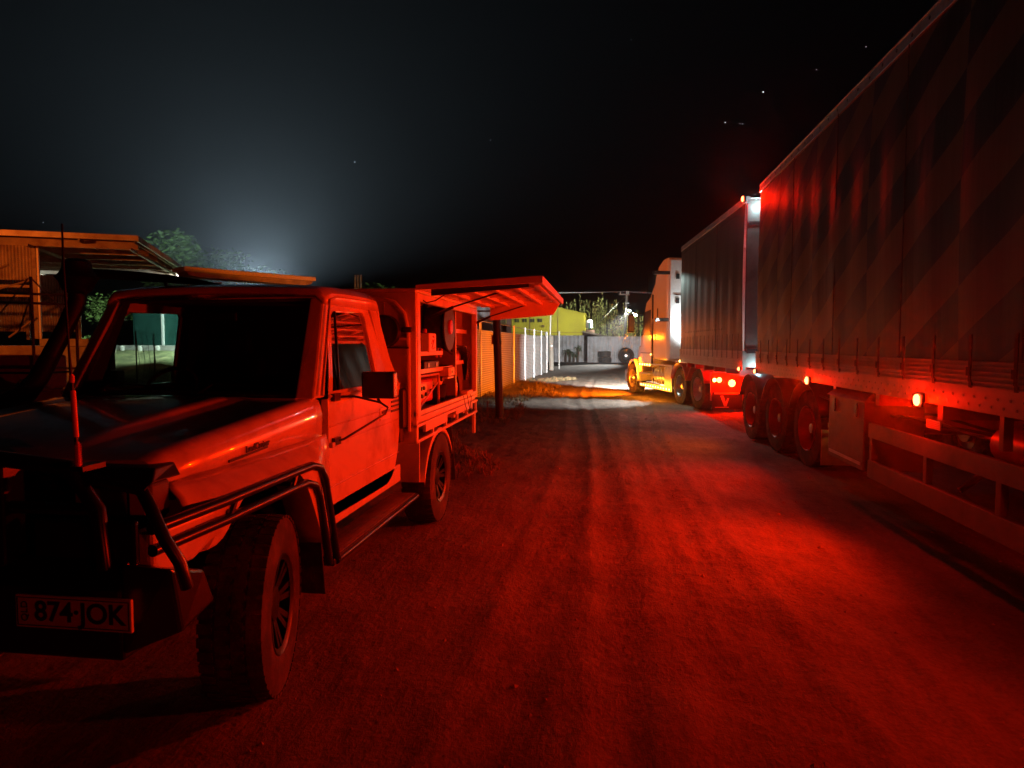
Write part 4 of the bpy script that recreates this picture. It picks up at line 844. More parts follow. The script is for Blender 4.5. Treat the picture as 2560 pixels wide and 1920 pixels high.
# =====================================================================  LEFT: goods shed
SA = R(25.3)
sh = root('goods_shed', (-16.4, 22.0, 0), 'large rusty corrugated iron shed with wide open roof overhang on a raised platform', 'shed', rz=SA, world=False)
b = MB(); b.box(-16, .12, -.12, 12, 5.38, 5.42)
for k in range(160): b.box(-16+k*.1, -15.95+k*.1, -.12, 12, 5.42, 5.435)
b.build('roof', M['roofiron'], sh)
b = MB(); b.box(-16, .14, -.16, -.12, 5.28, 5.47); b.box(.12, .17, -.16, 12, 5.25, 5.46); b.build('fascia', M['galv'], sh)
b = MB()
for k in range(7): b.box(-16, 0, .6+k*1.75, .70+k*1.75, 5.06, 5.37)
for k in range(7):
    x = -.15-k*1.55; b.box(x-.05, x+.05, 0, 12, 4.98, 5.06) if k % 2 == 0 else b.box(x-.03, x+.03, 0, 12, 5.20, 5.30)
b.box(-.02, .02, 0, 12, 5.22, 5.38)
b.build('roof_beam', M['roofiron'], sh)
def corr(x0, x1, y, z0, z1, pitch, amp, axis='x'):
    n_ = int((x1-x0)/pitch*8); rows = [[], []]
    for i in range(n_+1):
        x = x0+(x1-x0)*i/n_; d = amp*sin(2*pi*x/pitch)
        for j, z in enumerate((z0, z1)): rows[j].append((x, y+d, z) if axis == 'x' else (y+d, x, z))
    return MB().grid(rows)
corr(-12, -3.2, .62, 3.88, 5.26, .10, .02).build('upper_wall', M['galv'], sh, smooth=True)
corr(-12, -3.42, 6.0, 2.2, 4.55, .10, .02).build('lower_wall', M['galv'], sh, smooth=True)
b = MB()
for (x, y) in ((-3.22,.6), (-4.9,.6), (-3.35,5.95), (-5.2,5.9), (-6.7,.6)): b.box(x-.06, x+.06, y-.06, y+.06, 1.86, 5.06)
b.build('post', M['roofiron'], sh)
MB().box(-3.14, -3.08, .54, .66, 1.86, 5.06).build('lit_post_edge', M['paper'], sh)  # white strip standing in for the lit edge of the post
b = MB()
b = MB(); BR = []
for (p0, p1) in (((-3.3,.58,3.9), (-6.2,.58,2.9)), ((-3.4,5.85,4.4), (-4.9,5.85,3.2)), ((-6.6,.58,3.0), (-4.0,.58,4.4)), ((-3.2,.5,2.6), (-4.0,.4,1.9))): MB().tube([p0, p1], .035, 6).build('brace', M['roofiron'], sh)
for z in (3.62, 3.3): MB().box(-8, -3.2, .56, .60, z, z+.09).build('girt', M['roofiron'], sh)
b = MB(); b.box(-16, -3.4, .5, 12, .0, 1.62); b.box(-3.4, -1.7, .5, 3, .0, 1.62); pf = b.build('platform', M['roofiron'], sh)
MB().box(-3.05, -1.65, .40, .50, .0, 1.58).build('platform_face', M['beige'], sh, bevel=.02); MB().box(-3.1, -1.6, .36, 3.1, 1.585, 1.86).build('platform_kerb', M['beige'], sh, bevel=.03)
# pipe frame in front of the shed
pf = root('pipe_frame', (-14.5, 15.2, 0), 'dark steel pipe stockyard frame in front of the corrugated shed', 'frame')
b = MB()
for x, y in ((-15.5,14.7), (-15.02,15.0), (-14.22,15.25), (-13.3,15.6)): b.tube([(x,y,0), (x,y,3.35)], .035, 8)
b.build('upright', M['roofiron'], pf)
b = MB()
for z in (2.95, 2.72, 1.10, .55): b.tube([(-15.6,14.66,z), (-13.3,15.6,z-.05)], .03, 8)
b.build('rail', M['roofiron'], pf)
for p0, p1, r_ in (((-15.0,15.0,2.3), (-14.25,15.2,3.3), .018), ((-14.2,15.25,3.3), (-13.6,15.45,2.6), .018), ((-14.5,15.1,1.9), (-14.25,15.2,2.75), .02)): MB().tube([p0, p1], r_, 6).build('brace', M['galv'], pf)
# low rusty trough / tank behind the frame
mb = MB().box(-18.2, -16.2, 17.6, 18.6, .35, 1.35); lg = MB()
for x in (-18.0,-16.4): lg.box(x-.05, x+.05, 17.62, 18.55, 0, .35)
thing(mb, 'fuel_trailer', 'low red rusty steel tank on legs behind the pipe frame', 'tank', M['redp'], bevel=.08, kids=('tank_body', ('leg', lg, M['trim']), ('band', MB().box(-18.23,-16.17,17.57,18.63,.8,.86), M['trim'])))
# rubble heap
def heap(name, cx_, cy_, rx, ry, hh, m, label, cat, kind=None):
    rows = []
    for i in range(14):
        r0 = []
        for j in range(25):
            t = 2*pi*j/24; q = i/13; nn = 1+.35*noise.noise((cos(t)*2+cx_, sin(t)*2, q*4))
            r0.append((cx_+rx*q*cos(t)*nn, cy_+ry*q*sin(t)*nn, hh*(1-q)**1.0*(1+.5*noise.noise((cos(t)*q*5, sin(t)*q*5, cx_)))-.03))
        rows.append(r0)
    o = MB().grid(rows).build(name, m, smooth=True); tag(o, label, cat, kind=kind); return o
heap('rubble_heap', -14.9, 15.9, 1.9, 1.3, .75, M['rock'], 'low heap of broken rubble at the far left beside the pipe frame', 'rubble')
# shelter with flat roof on bent pipes
s0 = Vector((-12.46,18.86,0)); s1 = Vector((-9.94,22.54,0)); du = (s1-s0).normalized(); dv = Vector((-du.y, du.x, 0)); LS = (s1-s0).length
ang = math.atan2(du.y, du.x)
st_ = root('bowser_shelter', s0, 'small flat roofed shelter on bent steel pipes beyond the cab roof', 'shelter', rz=ang, world=False)
MB().box(0, LS, 0, .9, 3.86, 4.0).build('roof', M['paper'], st_, bevel=.02)
b = MB(); b.prism([(.12,3.855), (.2,3.76), (.5,3.72), (4.1,3.70), (4.35,3.76), (4.4,3.855)], 'y', .12, .85); b.build('soffit', M['beige'], st_)
b = MB()
for x in (.85, .95): b.tube([(x-.12,.3,0), (x-.12,.3,3.25), (x-.06,.3,3.42), (x+.1,.3,3.55), (x+.3,.3,3.6)], .035, 8)
for x in (.25, 1.75, 2.55, 3.5, 4.2): b.tube([(x,.3,0), (x,.3,3.66)], .028 if x < 4 else .02, 8)
for x in (1.95, 2.05, 2.15, 2.25): b.tube([(x,.25,0), (x,.25,3.8)], .018, 6)
b.tube([(.25,.3,3.55), (1.8,.3,3.5), (2.6,.3,3.45), (4.2,.3,3.5)], .02, 6)
b.build('pipe_support', M['steel'], st_, smooth=True)
for k, (x, y) in enumerate(((-14.63,38.68), (-14.45,38.68), (-14.27,38.68))):
    mb = MB().tube([(x,y,0), (x,y,5.72)], .05, 8); thing(mb, 'thin_pole', ['leftmost of three thin pale poles beyond the cab', 'middle of three thin pale poles beyond the cab', 'rightmost of three thin pale poles beyond the cab'][k], 'pole', M['beige'], group='three thin poles', smooth=True, kids=('shaft', ('cap', MB().lathe([(0,.06),(.05,.05)], (x,y,5.72), 'z', 8), M['steel'])))
# shipping container and kerb seen through the cab
mb = MB(); mb.box(-26.3, -24.5, 35.0, 41, .9, 3.6); cr_ = MB()
for k in range(24): cr_.box(-26.2+k*.07, -26.16+k*.07, 34.975, 35.0, .95, 3.5)
thing(mb, 'shipping_container', 'dark green shipping container seen through the cab windows', 'container', M['green'], kids=('container_shell', ('door_rib', cr_, M['green']), ('corner_post', MB().box(-24.56,-24.44,34.95,35.05,.9,3.62), M['paper'])))
eb = MB(); eb.grid([[(x, y, (-.2+1.6*min(1, max(0, (y-25)/7)))*min(1, max(0, (x+33)/3))*min(1, max(0,(-19-x)/2))-.05+.10*noise.noise((x*.8, y*.8, 2))) for x in [-33+.5*i for i in range(29)]] for y in [24+.5*j for j in range(30)]]); eo = eb.build('embankment', M['bank'], smooth=True); tag(eo, 'low grassy bank under the green container', kind='structure')
o = thing(MB().box(-26.6, -21.0, 33.0, 33.4, .9, 1.62), 'low_wall', 'pale low concrete wall in front of the green container', 'wall', M['beige'], bevel=.03)
mb = MB().box(-19.2, -18.75, 23.4, 23.9, -.02, 1.75); thing(mb, 'concrete_block', 'pale square concrete block seen past the steering wheel', 'block', M['beige'], bevel=.04)
for k, (x, y) in enumerate(((-23.9,32.2), (-22.9,32.2), (-24.9,32.2))):
    mb = MB().lathe([(0,.12), (.22,.15), (.3,.10), (.32,.12)], (x, y, 1.3), 'z', 14); thing(mb, 'drum', ['small drum in the middle of the three by the low wall', 'small drum nearest the cab pillar by the low wall', 'small drum leftmost of three by the low wall'][k], 'drum', M['beige'], group='drums by the low wall', smooth=True)
# wire yard fence behind the cab
yf = root('wire_gate', (-18.0, 24.8, 0), 'bent dark wire gate behind the steering wheel', 'gate'); b = MB()
b.tube([(-18.4,24.6,0), (-18.4,24.6,2.2), (-17.8,24.85,2.1), (-17.8,24.85,0)], .025, 6)
b.build('gate_frame', M['trim'], yf); b = MB()
for k in range(4): b.tube([(-18.4+.18*k,24.6+.07*k,.1), (-18.3+.18*k,24.65+.07*k,1.0), (-18.4+.18*k,24.6+.07*k,2.1)], .010, 4)
b.build('wire_mesh', M['trim'], yf)
# =====================================================================  RIGHT / CENTRE BACKGROUND
post_xy = []
def fx(y): return -3.80+.45*(min(y, 40)-20)/20
fr_ = root('mesh_fence', (-3.8, 27, 0), 'tall wire mesh fence backed with shade cloth running away behind the utility truck', 'fence')
ysf = [11.0, 14.2, 17.4, 20.6, 24.0, 27.3, 30.6, 33.9, 37.0, 39.8]
for y in ysf: MB().tube([(fx(y),y,0), (fx(y),y,2.43)], .035, 8).build('post', M['steel'], fr_, smooth=True)
for a_0, b_0 in zip(ysf[:-1], ysf[1:]):
    y0, y1 = a_0+.04, b_0-.04; rows = []; n_ = 30
    for i in range(n_+1):
        y = y0+(y1-y0)*i/n_; rows.append([(fx(y)-.03+.012*sin(y*3.1+j), y, .03+2.07*j/12+.012*sin(y*7+j*2)) for j in range(13)])
    MB().grid(rows).build('shade_cloth', M['cloth'], fr_, smooth=True)
    wm = MB()
    for j in range(30): wm.box(fx(y0)-.006, fx(y0)+.008, y0, y1, .06+j*.07, .078+j*.07); 
    for v in wm.v: v.x += fx(v.y)-fx(y0)
    wm.build('wire_mesh', M['steel'], fr_)
MB().tube([(fx(11),11,2.38), (fx(39.8),39.8,2.38)], .014, 6).build('top_wire', M['steel'], fr_)
thing(MB().tube([(-3.42,40.3,0), (-3.42,40.3,2.35)], .09, 12), 'gate_post', 'thick white steel gate post at the far end of the mesh fence', 'post', M['paper'], smooth=True, kids=('shaft', ('cap', MB().lathe([(0,.10), (.04,.09)], (-3.42,40.3,2.35), 'z', 12), M['steel'])))
thing(MB().tube([(-3.55,44.2,0), (-3.45,44.2,4.45)], .045, 10), 'flag_pole', 'slender tall white pole rising beyond the mesh fence', 'pole', M['paper'], smooth=True, kids=('shaft', ('foot', MB().lathe([(0,.14), (.3,.14), (.32,.05)], (-3.55,44.2,0), 'z', 12), M['beige'])))
thing(MB().tube([(-3.35,43.4,0), (-3.38,43.4,2.2)], .16, 12), 'timber_post', 'stout grey timber post at the gateway', 'post', M['poleg'], smooth=True, kids=('shaft', ('wire_band', MB().tube([(-3.365,43.4,1.55),(-3.366,43.4,1.6)], .175, 12), M['steel'])))
thing(MB().tube([(-3.0,45.6,0), (-3.0,45.6,2.55)], .05, 8), 'gate_post', 'thin white post standing furthest into the gateway', 'post', M['paper'], smooth=True, kids=('shaft', ('cap', MB().lathe([(0,.06), (.03,.05)], (-3.0,45.6,2.55), 'z', 12), M['steel'])))
# steel post near the truck
mb = MB().tube([(-2.26,14.62,0), (-2.34,14.62,2.5)], .088, 20)
thing(mb, 'steel_post', 'dark brown round steel post standing just behind the utility truck', 'post', M['post'], smooth=True, kids=('shaft', ('band', MB().tube([(-2.311,14.62,1.66),(-2.313,14.62,1.74)], .096, 20), K, 0, 1), ('bracket', MB().tube([(-2.42,14.6,1.66),(-2.42,14.6,1.86)], .02, 8), K)))
mb = MB().box(-2.5, -2.47, 14.3, 14.32, 0, .45); thing(mb, 'survey_peg', 'short dark peg in the ground beside the steel post', 'peg', M['wood'])
# far white corrugated fence
ff = root('corrugated_fence', (-2, 64, 0), 'long white corrugated iron fence across the back of the yard', 'fence')
corr(-13, -5.05+3.1, 65, .0, 2.55, .38, .035).build('iron_sheet', M['fenceiron'], ff, smooth=True)
corr(-1.55, 12, 63.6, .0, 2.42, .38, .035).build('iron_sheet', M['fenceiron'], ff, smooth=True)
b = MB(); b.box(-13, 12, 65.1, 65.2, 1.9, 2.0)
for k in range(9): b.box(-12+k*2.7, -11.9+k*2.7, 65.1, 65.2, 0, 2.5)
b.build('fence_frame', M['wood'], ff)
# tyres in the yard
def bigtyre(loc, ax_, r, wd, label, m=True):
    h = wd/2; t = MB().lathe([(-h*.8,r*.5), (-h,r*.62), (-h,r*.85), (-h*.8,r*.97), (0,r), (h*.8,r*.97), (h,r*.85), (h,r*.62), (h*.8,r*.5)], loc, ax_, 40, False, False)
    tr = MB()
    if ax_ == 'y':
        for k in range(36):
            a = 2*pi*k/36; p = Vector(loc)+Vector((cos(a), 0, sin(a)))*r; u = Vector((-sin(a),0,cos(a)))*.03; d = Vector((cos(a),0,sin(a)))*.02; w2 = Vector((0,h*.8,0))
            tr.hexa([p-u-w2-d, p+u-w2-d, p+u+w2-d, p-u+w2-d], [p-u-w2+d, p+u-w2+d, p+u+w2+d, p-u+w2+d])
        kids = ('tyre', ('tread_lug', tr, M['rubber']), ('rim', MB().lathe([(-h*.5,r*.52), (-h*.3,r*.45), (-h*.1,r*.2), (-h*.3,r*.12)], loc, 'y', 24, False), M['alloy'], 0, 1))
        return thing(t, 'loader_wheel', label, 'wheel', M['rubber'], smooth=True, kids=kids)
    return thing(t, 'old_tyre', label, 'tyre', M['rubber'], smooth=True, group='stacked old tyres')
bigtyre((1.95,61.3,.68), 'y', .70, .45, 'large loader wheel with pale rim leaning at the back fence')
bigtyre((.08,62.4,.27), 'z', .60, .52, 'lower tyre of the stack of two by the back fence'); bigtyre((.02,62.4,.80), 'z', .60, .52, 'upper tyre of the stack of two by the back fence')
# trees
def leafmass(mb, c, r, n, s, up=0, droop=0):
    c = Vector(c)
    for _ in range(n):
        d = Vector((random.gauss(0,1), random.gauss(0,1), random.gauss(0,1))).normalized()*random.random()**.4
        p = c+Vector((d.x*r[0], d.y*r[1], d.z*r[2])); a = random.random()*6.28; q = s*random.uniform(.6, 1.5)
        u = Vector((cos(a), sin(a), random.uniform(-.6, .6)))*q; v = Vector((-sin(a)*.5, cos(a)*.5, random.uniform(.3, 1)+up))*q*(.5+up)
        mb.add([p-u*.5, p+v*.5, p+u*.5, p-v*.5], [(0,1,2,3)])
def tree(name, base, h, spread, m, label, n=900, s=.25, blobs=9, zlo=.25, group=None, seed=1, cat='tree'):
    random.seed(seed); base = Vector(base); r = root(name, base, label, cat, group)
    t = MB(); t.tube([base, base+Vector((.1*h*.1,0,h*.35)), base+Vector((-.03*h,0,h*.7))], [h*.035, h*.026, h*.012], 8); lim = []
    cr_ = MB()
    for k in range(blobs):
        a = random.random()*6.28; rr2 = spread*random.uniform(.15, .75); z = h*random.uniform(zlo+.1, .85)
        c = base+Vector((cos(a)*rr2, sin(a)*rr2, z)); t.tube([base+Vector((0,0,h*random.uniform(.2,.5))), c], [h*.014, h*.004], 5)
        leafmass(cr_, c, (spread*.38, spread*.38, h*.15), n//blobs, s)
    t.build('trunk', M['bark'], r, smooth=True); cr_.build('crown', m, r); return r
tree('tree', (-30.9,40.5,0), 5.6, 2.4, M['leaf'], 'bright leafy tree lit beside the green container', 2600, .22, 12, .1, seed=3)
tree('tree', (-27.6,33.5,0), 2.4, .8, M['leaf'], 'small pale shrub in front of the leafy tree', 900, .12, 8, .0, seed=5, cat='shrub')
tree('tree', (-51.5,80,0), 16.5, 8.5, M['leaf'], 'big round hazy tree rising behind the shed roof', 5200, .6, 16, .25, seed=8, group='hazy trees')
tree('tree', (-43.5,80,0), 12.3, 6.5, M['leaf'], 'lower hazy tree right of the big round one', 3600, .6, 12, .25, seed=9, group='hazy trees')
tree('tree', (-29.2,84,0), 10.2, 5.5, M['leaf'], 'dim low tree beyond the floodlight', 2400, .6, 10, .2, seed=10, group='hazy trees')
# tall feathery reeds: individual clumps
def reed(base, h, seed, label):
    random.seed(seed); base = Vector(base); r = root('bamboo', base, label, 'bamboo', 'bamboo clumps behind the yard fence'); mb = MB(); st = MB()
    for k in range(16):
        x, y = random.gauss(0, 1.0), random.gauss(0, .8); hh = h*random.uniform(.72, 1.08); b0 = base+Vector((x,y,0)); tip = b0+Vector((random.uniform(-.5,.5), 0, hh))
        st.tube([b0, (b0+tip)/2+Vector((.1,0,0)), tip], [.03,.02,.008], 4)
        for j in range(52):
            f = random.uniform(.15, 1.0); p = b0.lerp(tip, f); a = random.random()*6.28; ln_ = random.uniform(.4, .9)*(1.15-f*.6)
            u = Vector((cos(a)*.45, sin(a)*.45, random.uniform(.2, 1.0)))*ln_; wd = Vector((-sin(a), cos(a), 0))*.07
            mb.add([p-wd*.4, p+u*.5-wd, p+u, p+u*.5+wd], [(0,1,2,3)])
    st.build('stem', M['bark'], r); mb.build('foliage', M['bamboo'], r); return r
rl = ['above the lid corner', 'left of the slender white pole', 'right of the slender white pole', 'over the yellow green building', 'at the low end of the yellow green building', 'left of the guy wire', 'behind the guy wire', 'left of the power pole', 'directly behind the power pole', 'right of the lit flood lamp', 'beside the dark tarpaulin heap', 'nearest the truck cab']
for k in range(12):
    x = -10.6+k*1.42; reed((x, 87+1.5*(k % 3), 0), [5.9,6.2,6.5,6.2,6.7,7.2,7.4,6.7,6.5,5.9,5.4,5.2][k]*random.uniform(.95,1.05)*1.02, 40+k, 'tall feathery yellow green bamboo clump '+rl[k])
# yellow building
yb = root('yellow_building', (-7, 76, 0), 'yellow green painted building with four small windows behind the back fence', 'building')
b = MB(); b.prism([(-16,0), (-2.15,0), (-2.15,5.02), (-5.72,5.86), (-8.2,6.12), (-16,6.12)], 'y', 75.2, 84); b.build('wall', M['yellow'], yb)
MB().prism([(-2.0,4.98), (-2.0,5.08), (-5.72,5.94), (-8.2,6.2), (-16,6.2), (-16,6.12), (-8.2,6.12), (-5.72,5.86)], 'y', 75.05, 84.1).build('roof', M['yellow'], yb)
b = MB()
for x in (-8.25, -5.1): b.box(x-.03, x+.03, 75.17, 75.2, 0, 5.6)
b.box(-16,-2.15,75.17,75.2,3.0,3.04); b.build('wall_seam', M['brown'], yb)
for k in range(4):
    x = -9.9+k*.86; fw_ = MB(); fw_.box(x, x+.46, 75.14, 75.2, 4.16, 4.55); f_ = fw_.build('window', K, yb)
    MB().box(x+.21, x+.25, 75.12, 75.14, 4.16, 4.55).build('glazing_bar', M['yellow'], f_)
MB().tube([(-7.0,75.1,3.75), (-6.7,75.1,3.8), (-6.55,75.1,3.7), (-6.7,75.1,3.62), (-6.8,75.1,3.68)], .05, 6).build('wall_fitting', M['brown'], yb)
lt_ = root('lean_to', (-1.0, 70, 0), 'low brown lean to roof sloping down beside the yellow building', 'shed')
MB().hexa([(-2.3,69.5,2.95), (2.6,69.5,2.05), (2.6,72,2.05), (-2.3,72,2.95)], [(-2.3,69.5,3.08), (2.6,69.5,2.14), (2.6,72,2.14), (-2.3,72,3.08)]).build('roof', M['roofiron'], lt_); MB().prism([(-2.2,0), (2.4,0), (2.4,2.04), (-2.2,2.9)], 'y', 69.9, 71.9).build('wall', M['brown'], lt_)
mb = MB().lathe([(0,.38), (.8,.38), (.9,.28), (.95,.1)], (-1.65,75.2,3.5), 'z', 20); thing(mb, 'water_tank', 'small white water tank at the end of the yellow building', 'tank', M['paper'], smooth=True, kids=('tank_body', ('stand', MB().box(-2.05,-1.05,74.8,75.6,0,3.3), M['brown']), ('outlet', MB().box(-1.65,-1.45,74.6,74.66,3.4,4.1), M['green'])))
# pale shed and brown carport
gs = root('pale_shed', (-11, 58, 0), 'pale grey flat walled shed just right of the canopy', 'shed'); MB().box(-14.5, -9.1, 57.4, 62, 0, 5.3).build('wall', M['pale'], gs); MB().box(-11.1, -9.45, 57.34, 57.4, 4.46, 4.60).build('louvre', K, gs); MB().box(-9.12,-9.0,57.36,62,0,5.35).build('corner_trim', M['roofiron'], gs); MB().box(-14.6,-9.0,57.3,62.1,5.3,5.4).build('roof', M['roofiron'], gs)
for x in (-10.35,): MB().box(x, x+.03, 57.36, 57.4, 0, 5.3).build('wall_seam', M['roofiron'], gs)
cp = root('carport', (-7.2, 50.5, 0), 'dark brown carport roof with a timber post behind the steel post', 'carport'); MB().hexa([(-8.6,50.5,4.55), (-6.1,48.6,3.75), (-5.9,51,3.75), (-8.3,53,4.55)], [(-8.6,50.5,4.75), (-6.1,48.6,4.0), (-5.9,51,4.0), (-8.3,53,4.75)]).build('roof', M['brown'], cp)
b = MB(); b.box(-7.25,-6.9,50.2,50.5,0,4.1); b.box(-8.5,-8.4,51,51.1,0,4.4); b.build('post', M['brown'], cp); b = MB(); b.tube([(-6.3,49.2,4.35), (-7.4,50.0,4.15)], .05, 5); b.tube([(-6.0,49.2,4.3), (-7.2,50.0,4.3)], .05, 5); b.tube([(-5.9,49.5,3.95),(-7.2,50,4.6)], .05, 5); b.build('rafter', M['brown'], cp)
MB().box(-8.0,-7.3,51.5,51.6,1.8,3.2).build('side_door', M['brown'], cp)
# palm-like plant
pr = root('yucca', (-3.05,64.2,0), 'drooping spiky plant against the back fence', 'plant'); random.seed(4); st = MB(); lf = MB()
for k in range(4):
    x = -3.6+k*.38; hh = random.uniform(.8, 1.5); st.tube([(x,64.2,0), (x+.05,64.2,hh)], .10, 8)
    for j in range(26):
        a = random.random()*6.28; e = random.uniform(-.9, .5); q = Vector((x+.05,64.2,hh)); u = Vector((cos(a)*cos(e), sin(a)*cos(e), sin(e)))*.55; wd = Vector((-sin(a), cos(a), 0))*.05
        lf.add([q-wd, q+u*.6+Vector((0,0,.05))-wd, q+u-Vector((0,0,.15)), q+u*.6+Vector((0,0,.05))+wd], [(0,1,2,3)])
st.build('stem', M['bark'], pr, smooth=True); lf.build('leaves', M['leaf'], pr)
heap('tarpaulin_heap', 4.6, 69.5, 2.6, 1.8, 3.9, M['trim'], 'dark covered heap beyond the fence beside the truck cab', 'heap')
# power pole with lines
pp = root('power_pole', (2.1, 70, 0), 'grey power pole with crossarm, guy wire and lit flood lamps behind the back fence', 'power pole')
MB().tube([(1.95,70,0), (2.26,70,7.1)], [.16,.12], 12).build('pole_shaft', M['poleg'], pp, smooth=True)
b = MB(); b.box(1.45, 2.52, 69.85, 69.95, 6.68, 6.82); xa_ = b.build('crossarm', M['poleg'], pp)
b = MB()
for x in (1.6, 2.2, 2.38): b.lathe([(0,.05), (.08,.065), (.15,.04), (.23,.055), (.26,.025)], (x, 69.9, 6.82), 'z', 10)
b.build('insulator', M['paper'], xa_, smooth=True)
b = MB(); b.tube([(2.3,69.85,5.4), (2.5,69.7,5.2), (3.0,69.7,4.72)], .04, 6); b.box(2.1,2.5,69.7,69.85,5.8,5.88); b.build('lamp_arm', M['steel'], pp)
for p_ in ((2.5,69.5,5.1), (3.08,69.5,4.62)):
    q = MB().box(p_[0]-.17, p_[0]+.17, p_[1], p_[1]+.14, p_[2]-.11, p_[2]+.11).build('flood_lamp', M['steel'], pp, bevel=.02)
    MB().box(p_[0]-.14, p_[0]+.14, p_[1]-.02, p_[1]-.004, p_[2]-.09, p_[2]+.09).build('lamp_glass', M['Ewht'], q)
MB().tube([(2.2,69.8,6.65), (-1.45,68.1,3.0)], .009, 5).build('guy_wire', M['steel'], pp)
def sag(a, b_, s): return [Vector(a).lerp(Vector(b_), k/16)-Vector((0,0,s*4*(k/16)*(1-k/16))) for k in range(17)]
for i, (x, z) in enumerate(((1.6,7.05), (2.2,7.05), (2.38,7.05))):
    MB().tube(sag((x,69.9,z), (-18.4+i,65.8,7.2+.08*i), .27), .017, 5).build('power_line', M['steel'], pp); MB().tube(sag((x,69.9,z), (18.4+i,74.2,6.8+.08*i), .23), .017, 5).build('power_line', M['steel'], pp)
# floodlight mast far behind the cab
fmx = Vector((-29.1,54.9,0)); fm_ = root('floodlight_mast', fmx, 'distant floodlight mast glowing in the dusty air behind the cab roof', 'floodlight')
MB().tube([fmx, fmx+Vector((0,0,5.3))], [.09,.06], 10).build('mast_pole', M['steel'], fm_, smooth=True)
q = MB().box(fmx.x-.35, fmx.x+.35, fmx.y-.1, fmx.y+.1, 5.25, 5.6).build('lamp_head', M['steel'], fm_, bevel=.03); MB().box(fmx.x-.3, fmx.x+.3, fmx.y-.13, fmx.y-.104, 5.3, 5.55).build('lamp_glass', M['Ewht'], q)
# stars
stp = [(1908,230,1.6,'brightest star, high to the left of the trailer'), (1813,306,1.1,'star low and left of the brightest one'), (887,405,1.1,'lone star above the cab'), (1850,309,.6,'faint star of a close pair left of the trailer'), (1857,310,.6,'second faint star of the close pair'), (2165,117,.6,'faint star near the trailer top rail'), (1226,350,.5,'faint star near the middle of the sky'), (2041,174,.7,'small star between the brightest one and the top rail'), (108,556,.5,'faint star above the shed roof'), (1578,100,.4,'faintest star near the top middle')]
Mst = emit('star_light', (.75,.85,1), 2.2); fwv = Vector((-sin(R(7.75))*cos(math.atan(98/1690)), cos(R(7.75))*cos(math.atan(98/1690)), -sin(math.atan(98/1690)))); rtv = Vector((cos(R(7.75)), sin(R(7.75)), 0)); upv = rtv.cross(fwv)
for (x, y, s, lab) in stp:
    d = (fwv+rtv*((x-1280)/1690)-upv*((y-960)/1690)).normalized(); p = Vector((0,0,1.65))+d*1500
    me = bpy.data.meshes.new('star'); bm = bmesh.new(); bmesh.ops.create_icosphere(bm, subdivisions=1, radius=.95*s); bm.to_mesh(me); bm.free(); me.materials.append(Mst)
    o = bpy.data.objects.new('star', me); sc.collection.objects.link(o); o.location = p; tag(o, lab, 'star', 'stars')
# =====================================================================  LIGHT THE LAMPS GIVE, AND AN ADDED DOOR FILL
for (y, pw) in ((8.66, 440), (5.72, 640), (2.72, 100), (-.25, 26)):
    lamp('marker_glow', (XB-.09, y, 1.215), RED2, pw, .03, tb, 172, (-3, y+(1.6 if y < 3 and y > 0 else 0), 1.34), 1); lamp('marker_spill', (XB-.13, y, 1.215), RED, 13, .03, tb)
lamp('marker_glow', (XB-.09, 11.55, 1.215), (1,.12,.004), 170, .03, tb, 168, (-3, 11.6, 1.3), .8)
lamp('marker_glow', (-.10, -.02, 4.2), RED, 45, .04, ta, 56, (0.05,-3,3.5), .9); lamp('marker_spill', (-.14, -.02, 4.2), RED, 26, .04, ta); lamp('marker_glow', (-.09, .12, 1.22), RED, 8, .03, ta)
for z in (4.05, 1.25): lamp('door_fill', (.20, -.12, z), (.55,.9,1), 9, .03, ta)  # unseen white lamps added to brighten the rear doors at top and bottom
for (x, z, pw) in ((-1.02,.80,60), (-.70,.72,110), (.70,.72,90)): lamp('tail_glow', (x, -1.76, z), RED, pw, .05, pm)
lamp('tail_glow', (-1.0, -1.42, 1.2), RED, 30, .05, pm)
for y, pw in ((1.7,26), (2.7,26), (3.7,26)): lamp('step_glow', (-1.55, y, .37), AMB, pw, .12, pm)
AM2 = (1, .16, .004)
lamp('indicator_glow', (-1.33, 3.8, 1.06), AM2, 3200, .06, pm, 128, (-5.1, 8.0, 1.0), .6)
lamp('mirror_glow', (-1.70, 4.6, 1.9), AM2, 120, .06, pm, 80, (-1.15, 2.4, 2.1), .8)
lamp('work_glow', (-.38, 1.35, 2.0), WHT, 170, .06, pm, 150, (-.38, 3, 2.6), .5); lamp('work_glow', (-1.5, 1.52, 2.4), WHT, 1500, .06, pm, 66, (-3.3, 1.5, 0), .6); lamp('work_glow', (-1.62, 1.50, 3.7), (.75,1,.92), 260, .06, pm, 84, (-1.45, -.3, 1.7), .9); MB().box(-1.68,-1.18,1.55,1.62,3.66,3.76).build('work_lamp', K, pm, bevel=.01); MB().box(-1.6,-1.2,1.55,1.62,2.32,2.42).build('work_lamp', K, pm, bevel=.01); lamp('deck_glow', (-.5, -.3, 1.75), WHT, 25, .05, pm)
for x in (-.95, .95): lamp('headlight_beam', (x, 6.35, .85), (1,.98,.95), 13000, .08, pm, 96, (x*2+9, 40, 1.4), .9)
lamp('pole_flood', (2.5,69.3,5.1), (.98,1,.80), 15000, .15, pp, 90, (-17, 76.5, 3), 1); lamp('pole_flood', (2.5,69.25,5.1), (1,.99,.93), 24000, .15, pp, 18, (-1.2, 52, 0), .8); lamp('pole_flood', (3.08,69.3,4.62), (.98,1,.80), 60000, .15, pp, 66, (-.5, 88, 4.5), .5)
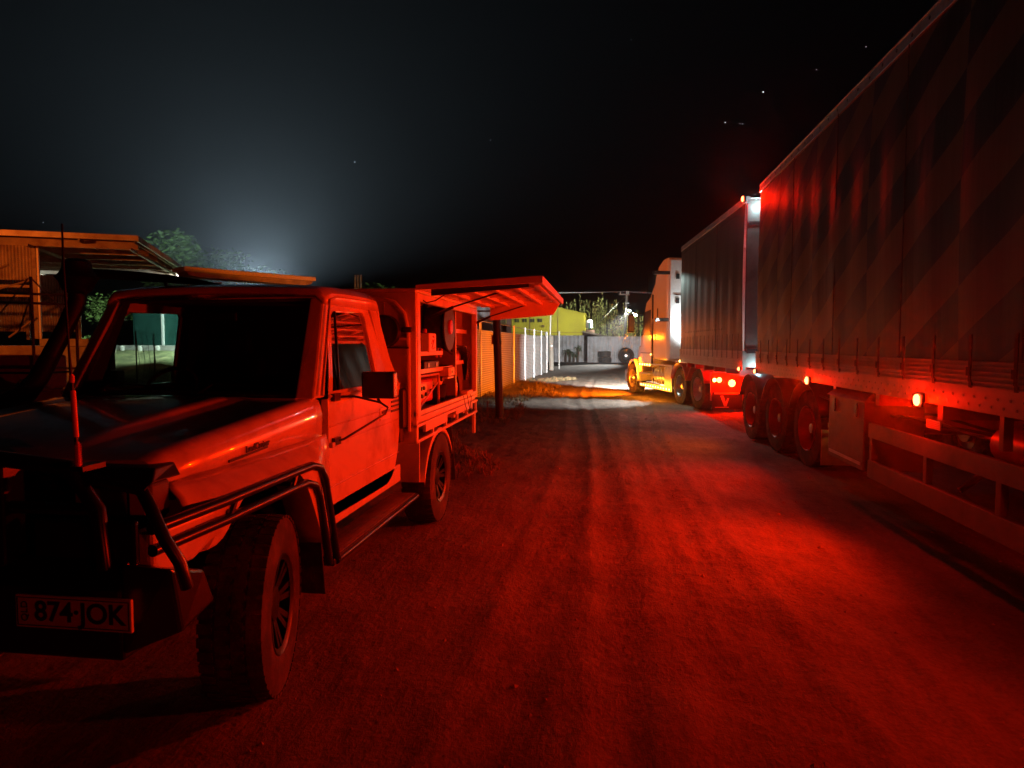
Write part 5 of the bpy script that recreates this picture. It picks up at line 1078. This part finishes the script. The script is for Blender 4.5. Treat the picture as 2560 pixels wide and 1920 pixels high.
lamp('mast_flood', fmx+Vector((0,-.3,5.42)), (.62,.85,1), 100000, .15, fm_, 163, fmx+Vector((0,-.3,50)), .12)
lamp('shed_flood', (-19.5, 27.5, 4.6), (.85,1,.95), 5200, .1, sh, 80, (-28.5, 39, 1.2), .5) if False else None
yl = root('yard_lamp', (-17.5, 30.5, 0), 'white flood lamp on a post hidden behind the snorkel', 'yard lamp'); MB().tube([(-17.5,30.5,0), (-17.5,30.5,4.4)], .05, 8).build('lamp_post', M['steel'], yl, smooth=True)
MB().box(-17.65,-17.35,30.52,30.7,4.3,4.5).build('lamp_head', M['steel'], yl, bevel=.02); lamp('yard_glow', (-17.55, 30.9, 4.35), (.85,1,.93), 15000, .1, yl, 105, (-27.0, 36.0, 1.4), .5)
sl = root('street_lamp', (-19.5, 10.5, 0), 'sodium street lamp beyond the left edge of the yard', 'street lamp'); MB().tube([(-19.5,10.5,0), (-19.5,10.5,4.7), (-19.3,10.9,4.95), (-18.8,11.6,5.0)], [.09,.07,.05,.04], 10).build('lamp_post', M['steel'], sl, smooth=True)
MB().box(-18.95,-18.55,11.4,12.0,4.92,5.05).build('lamp_head', M['steel'], sl, bevel=.04); SOD = (1,.15,.012)
lamp('sodium_glow', (-18.7, 12.0, 4.85), SOD, 1700, .1, sl, 62, (-20, 25, 3.6), .4); lamp('sodium_far', (-18.55, 12.1, 4.85), SOD, 8500, .1, sl, 20, (1.2, 21.6, 3.0), .7)
# =====================================================================  AIR
bpy.ops.mesh.primitive_cube_add(size=1, location=(0, 40, 34)); hz = bpy.context.object; hz.name = 'haze'; hz.scale = (320, 230, 70)
tag(hz, 'thin dusty night air', kind='stuff'); hz.display_type = 'WIRE'
hm = bpy.data.materials.new('haze'); hm.use_nodes = True; n = hm.node_tree.nodes; l = hm.node_tree.links; n.clear(); oo = n.new('ShaderNodeOutputMaterial'); pv = n.new('ShaderNodeVolumePrincipled')
pv.inputs['Density'].default_value = HAZE; pv.inputs['Anisotropy'].default_value = .93; pv.inputs['Color'].default_value = (.9,.9,.92,1); l.new(pv.outputs[0], oo.inputs['Volume']); hz.data.materials.append(hm)
